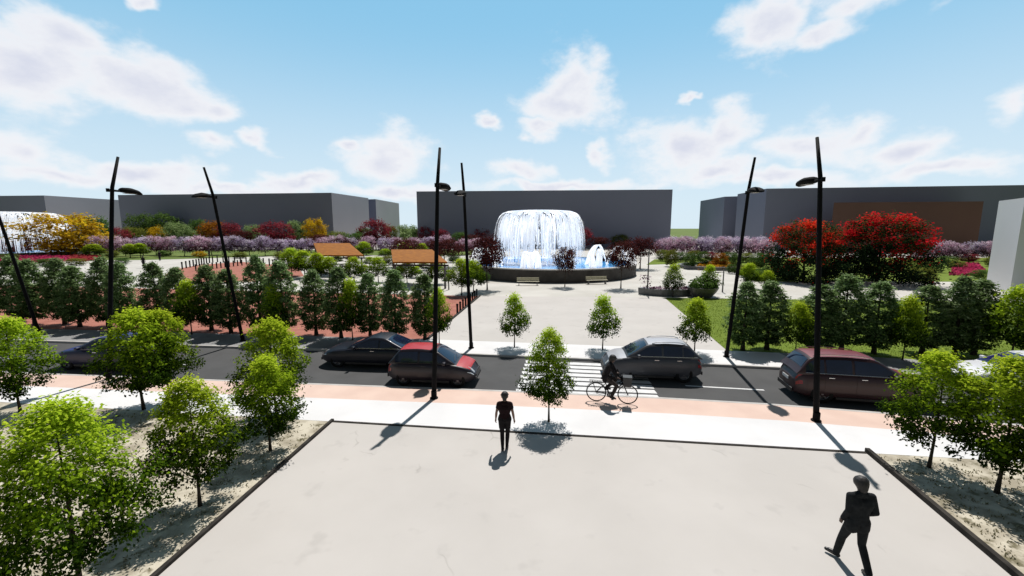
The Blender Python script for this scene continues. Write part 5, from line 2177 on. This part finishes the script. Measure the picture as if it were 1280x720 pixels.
blobs = [(30, 85, 150, 75), (150, 105, 125, 62), (95, 50, 75, 52), (210, 130, 75, 30), (15, 190, 95, 45), (255, 140, 40, 20), (75, 222, 120, 20), (200, 220, 110, 18),
         (322, 181, 24, 14), (270, 182, 34, 14), (375, 228, 60, 14), (497, 200, 58, 42), (447, 178, 30, 10), (500, 238, 90, 12),
         (718, 105, 42, 58), (705, 132, 66, 32), (610, 153, 20, 12), (667, 160, 32, 13), (750, 195, 18, 24), (640, 212, 40, 18),
         (845, 185, 80, 46), (908, 160, 46, 34), (900, 215, 90, 20), (865, 130, 12, 6), (1020, 182, 80, 38), (1070, 162, 38, 28), (1120, 190, 65, 24), (1180, 215, 90, 18),
         (1266, 130, 44, 42), (960, 30, 66, 52), (1075, 6, 125, 38), (1020, 44, 75, 24), (960, 228, 120, 14), (700, 232, 140, 10), (285, 233, 120, 10),
         (170, -5, 30, 14), (-160, 120, 120, 60), (1450, 170, 110, 40), (1420, 40, 120, 50)]
acc = None
for px, py, rx, ry in blobs:
    a0, e0 = direction(px, py)
    a1, _ = direction(px + rx, py)
    _, e1 = direction(px, py - ry)
    ra, re = max(.01, abs(a1 - a0)), max(.008, abs(e1 - e0))
    u = mth('MULTIPLY', mth('SUBTRACT', waz, a0), 1 / ra)
    v = mth('MULTIPLY', mth('SUBTRACT', wel, e0), 1 / re)
    d2 = mth('MULTIPLY_ADD', u, u, mth('MULTIPLY', v, v))
    val = mth('SUBTRACT', 1.0, mth('SQRT', d2))
    acc = val if acc is None else mth('SMOOTH_MAX', acc, val, .18)
dens = mth('ADD', acc, mth('MULTIPLY', mth('SUBTRACT', n1, .5), 1.6))
dens = mth('ADD', dens, mth('MULTIPLY', mth('SUBTRACT', n3, .5), .8))


def smooth(v, a, b):
    n = nt.nodes.new('ShaderNodeMapRange')
    n.interpolation_type = 'SMOOTHSTEP'
    n.inputs['From Min'].default_value = a
    n.inputs['From Max'].default_value = b
    nt.links.new(v, n.inputs['Value'])
    return n.outputs[0]


cover = mth('MULTIPLY', smooth(dens, -.14, .66), .95)
# white haze towards the horizon
haze = mth('MULTIPLY', smooth(elev, .46, .0), .76)


def mixc(fac, c1, c2):
    n = nt.nodes.new('ShaderNodeMixRGB')
    for sock, v in (('Fac', fac), ('Color1', c1), ('Color2', c2)):
        if isinstance(v, tuple):
            n.inputs[sock].default_value = (*v, 1)
        elif isinstance(v, (int, float)):
            n.inputs[sock].default_value = v
        else:
            nt.links.new(v, n.inputs[sock])
    return n.outputs[0]


gain = nt.nodes.new('ShaderNodeMixRGB')
gain.blend_type = 'MULTIPLY'
gain.inputs['Fac'].default_value = 1
gain.inputs['Color2'].default_value = (1.0, 1.0, 1.0, 1)
nt.links.new(sky.outputs[0], gain.inputs['Color1'])
# cloud body: lilac grey in the thick lower parts, white at sunlit edges
shade = mth('MULTIPLY', smooth(dens, .25, 1.3), mth('MULTIPLY_ADD', n2, 1.0, .35), None, True)
ccol = mixc(shade, (9.4, 9.4, 9.6), (6.6, 6.85, 8.1))
deep_up = mth('MULTIPLY_ADD', smooth(elev, .55, .85), -.72, 1.0)  # unseen overhead sky dimmed to deepen the shadows
deep_bk = mth('MULTIPLY_ADD', smooth(mth('ABSOLUTE', azim), 1.15, 1.9), -.68, 1.0)  # sky behind the camera dimmed as well, to cut ambient light
deep = mth('MULTIPLY', deep_up, deep_bk)
low_sky = mixc(mth('MULTIPLY', smooth(elev, .85, .5), .8), gain.outputs[0], (2.75, 6.25, 8.85))
c_sky = mixc(haze, low_sky, (8.0, 8.9, 9.5))
fin0 = mixc(cover, c_sky, ccol)
fin_n = nt.nodes.new('ShaderNodeVectorMath')
fin_n.operation = 'SCALE'
hs = nt.nodes.new('ShaderNodeHueSaturation')
nt.links.new(fin0, hs.inputs['Color'])
nt.links.new(mth('MULTIPLY_ADD', deep, .62, .38), hs.inputs['Saturation'])
nt.links.new(hs.outputs[0], fin_n.inputs[0])
nt.links.new(deep, fin_n.inputs['Scale'])
fin = fin_n.outputs[0]
nt.links.new(fin, bg.inputs['Color'])

# ------------------------------------------------------------------ render settings
scene.render.engine = 'CYCLES'
scene.view_settings.view_transform = 'Standard'
scene.view_settings.look = 'None'
scene.view_settings.exposure = 0
scene.view_settings.gamma = 1
scene.cycles.max_bounces = 6
scene.cycles.transparent_max_bounces = 8
scene.cycles.sample_clamp_indirect = 6
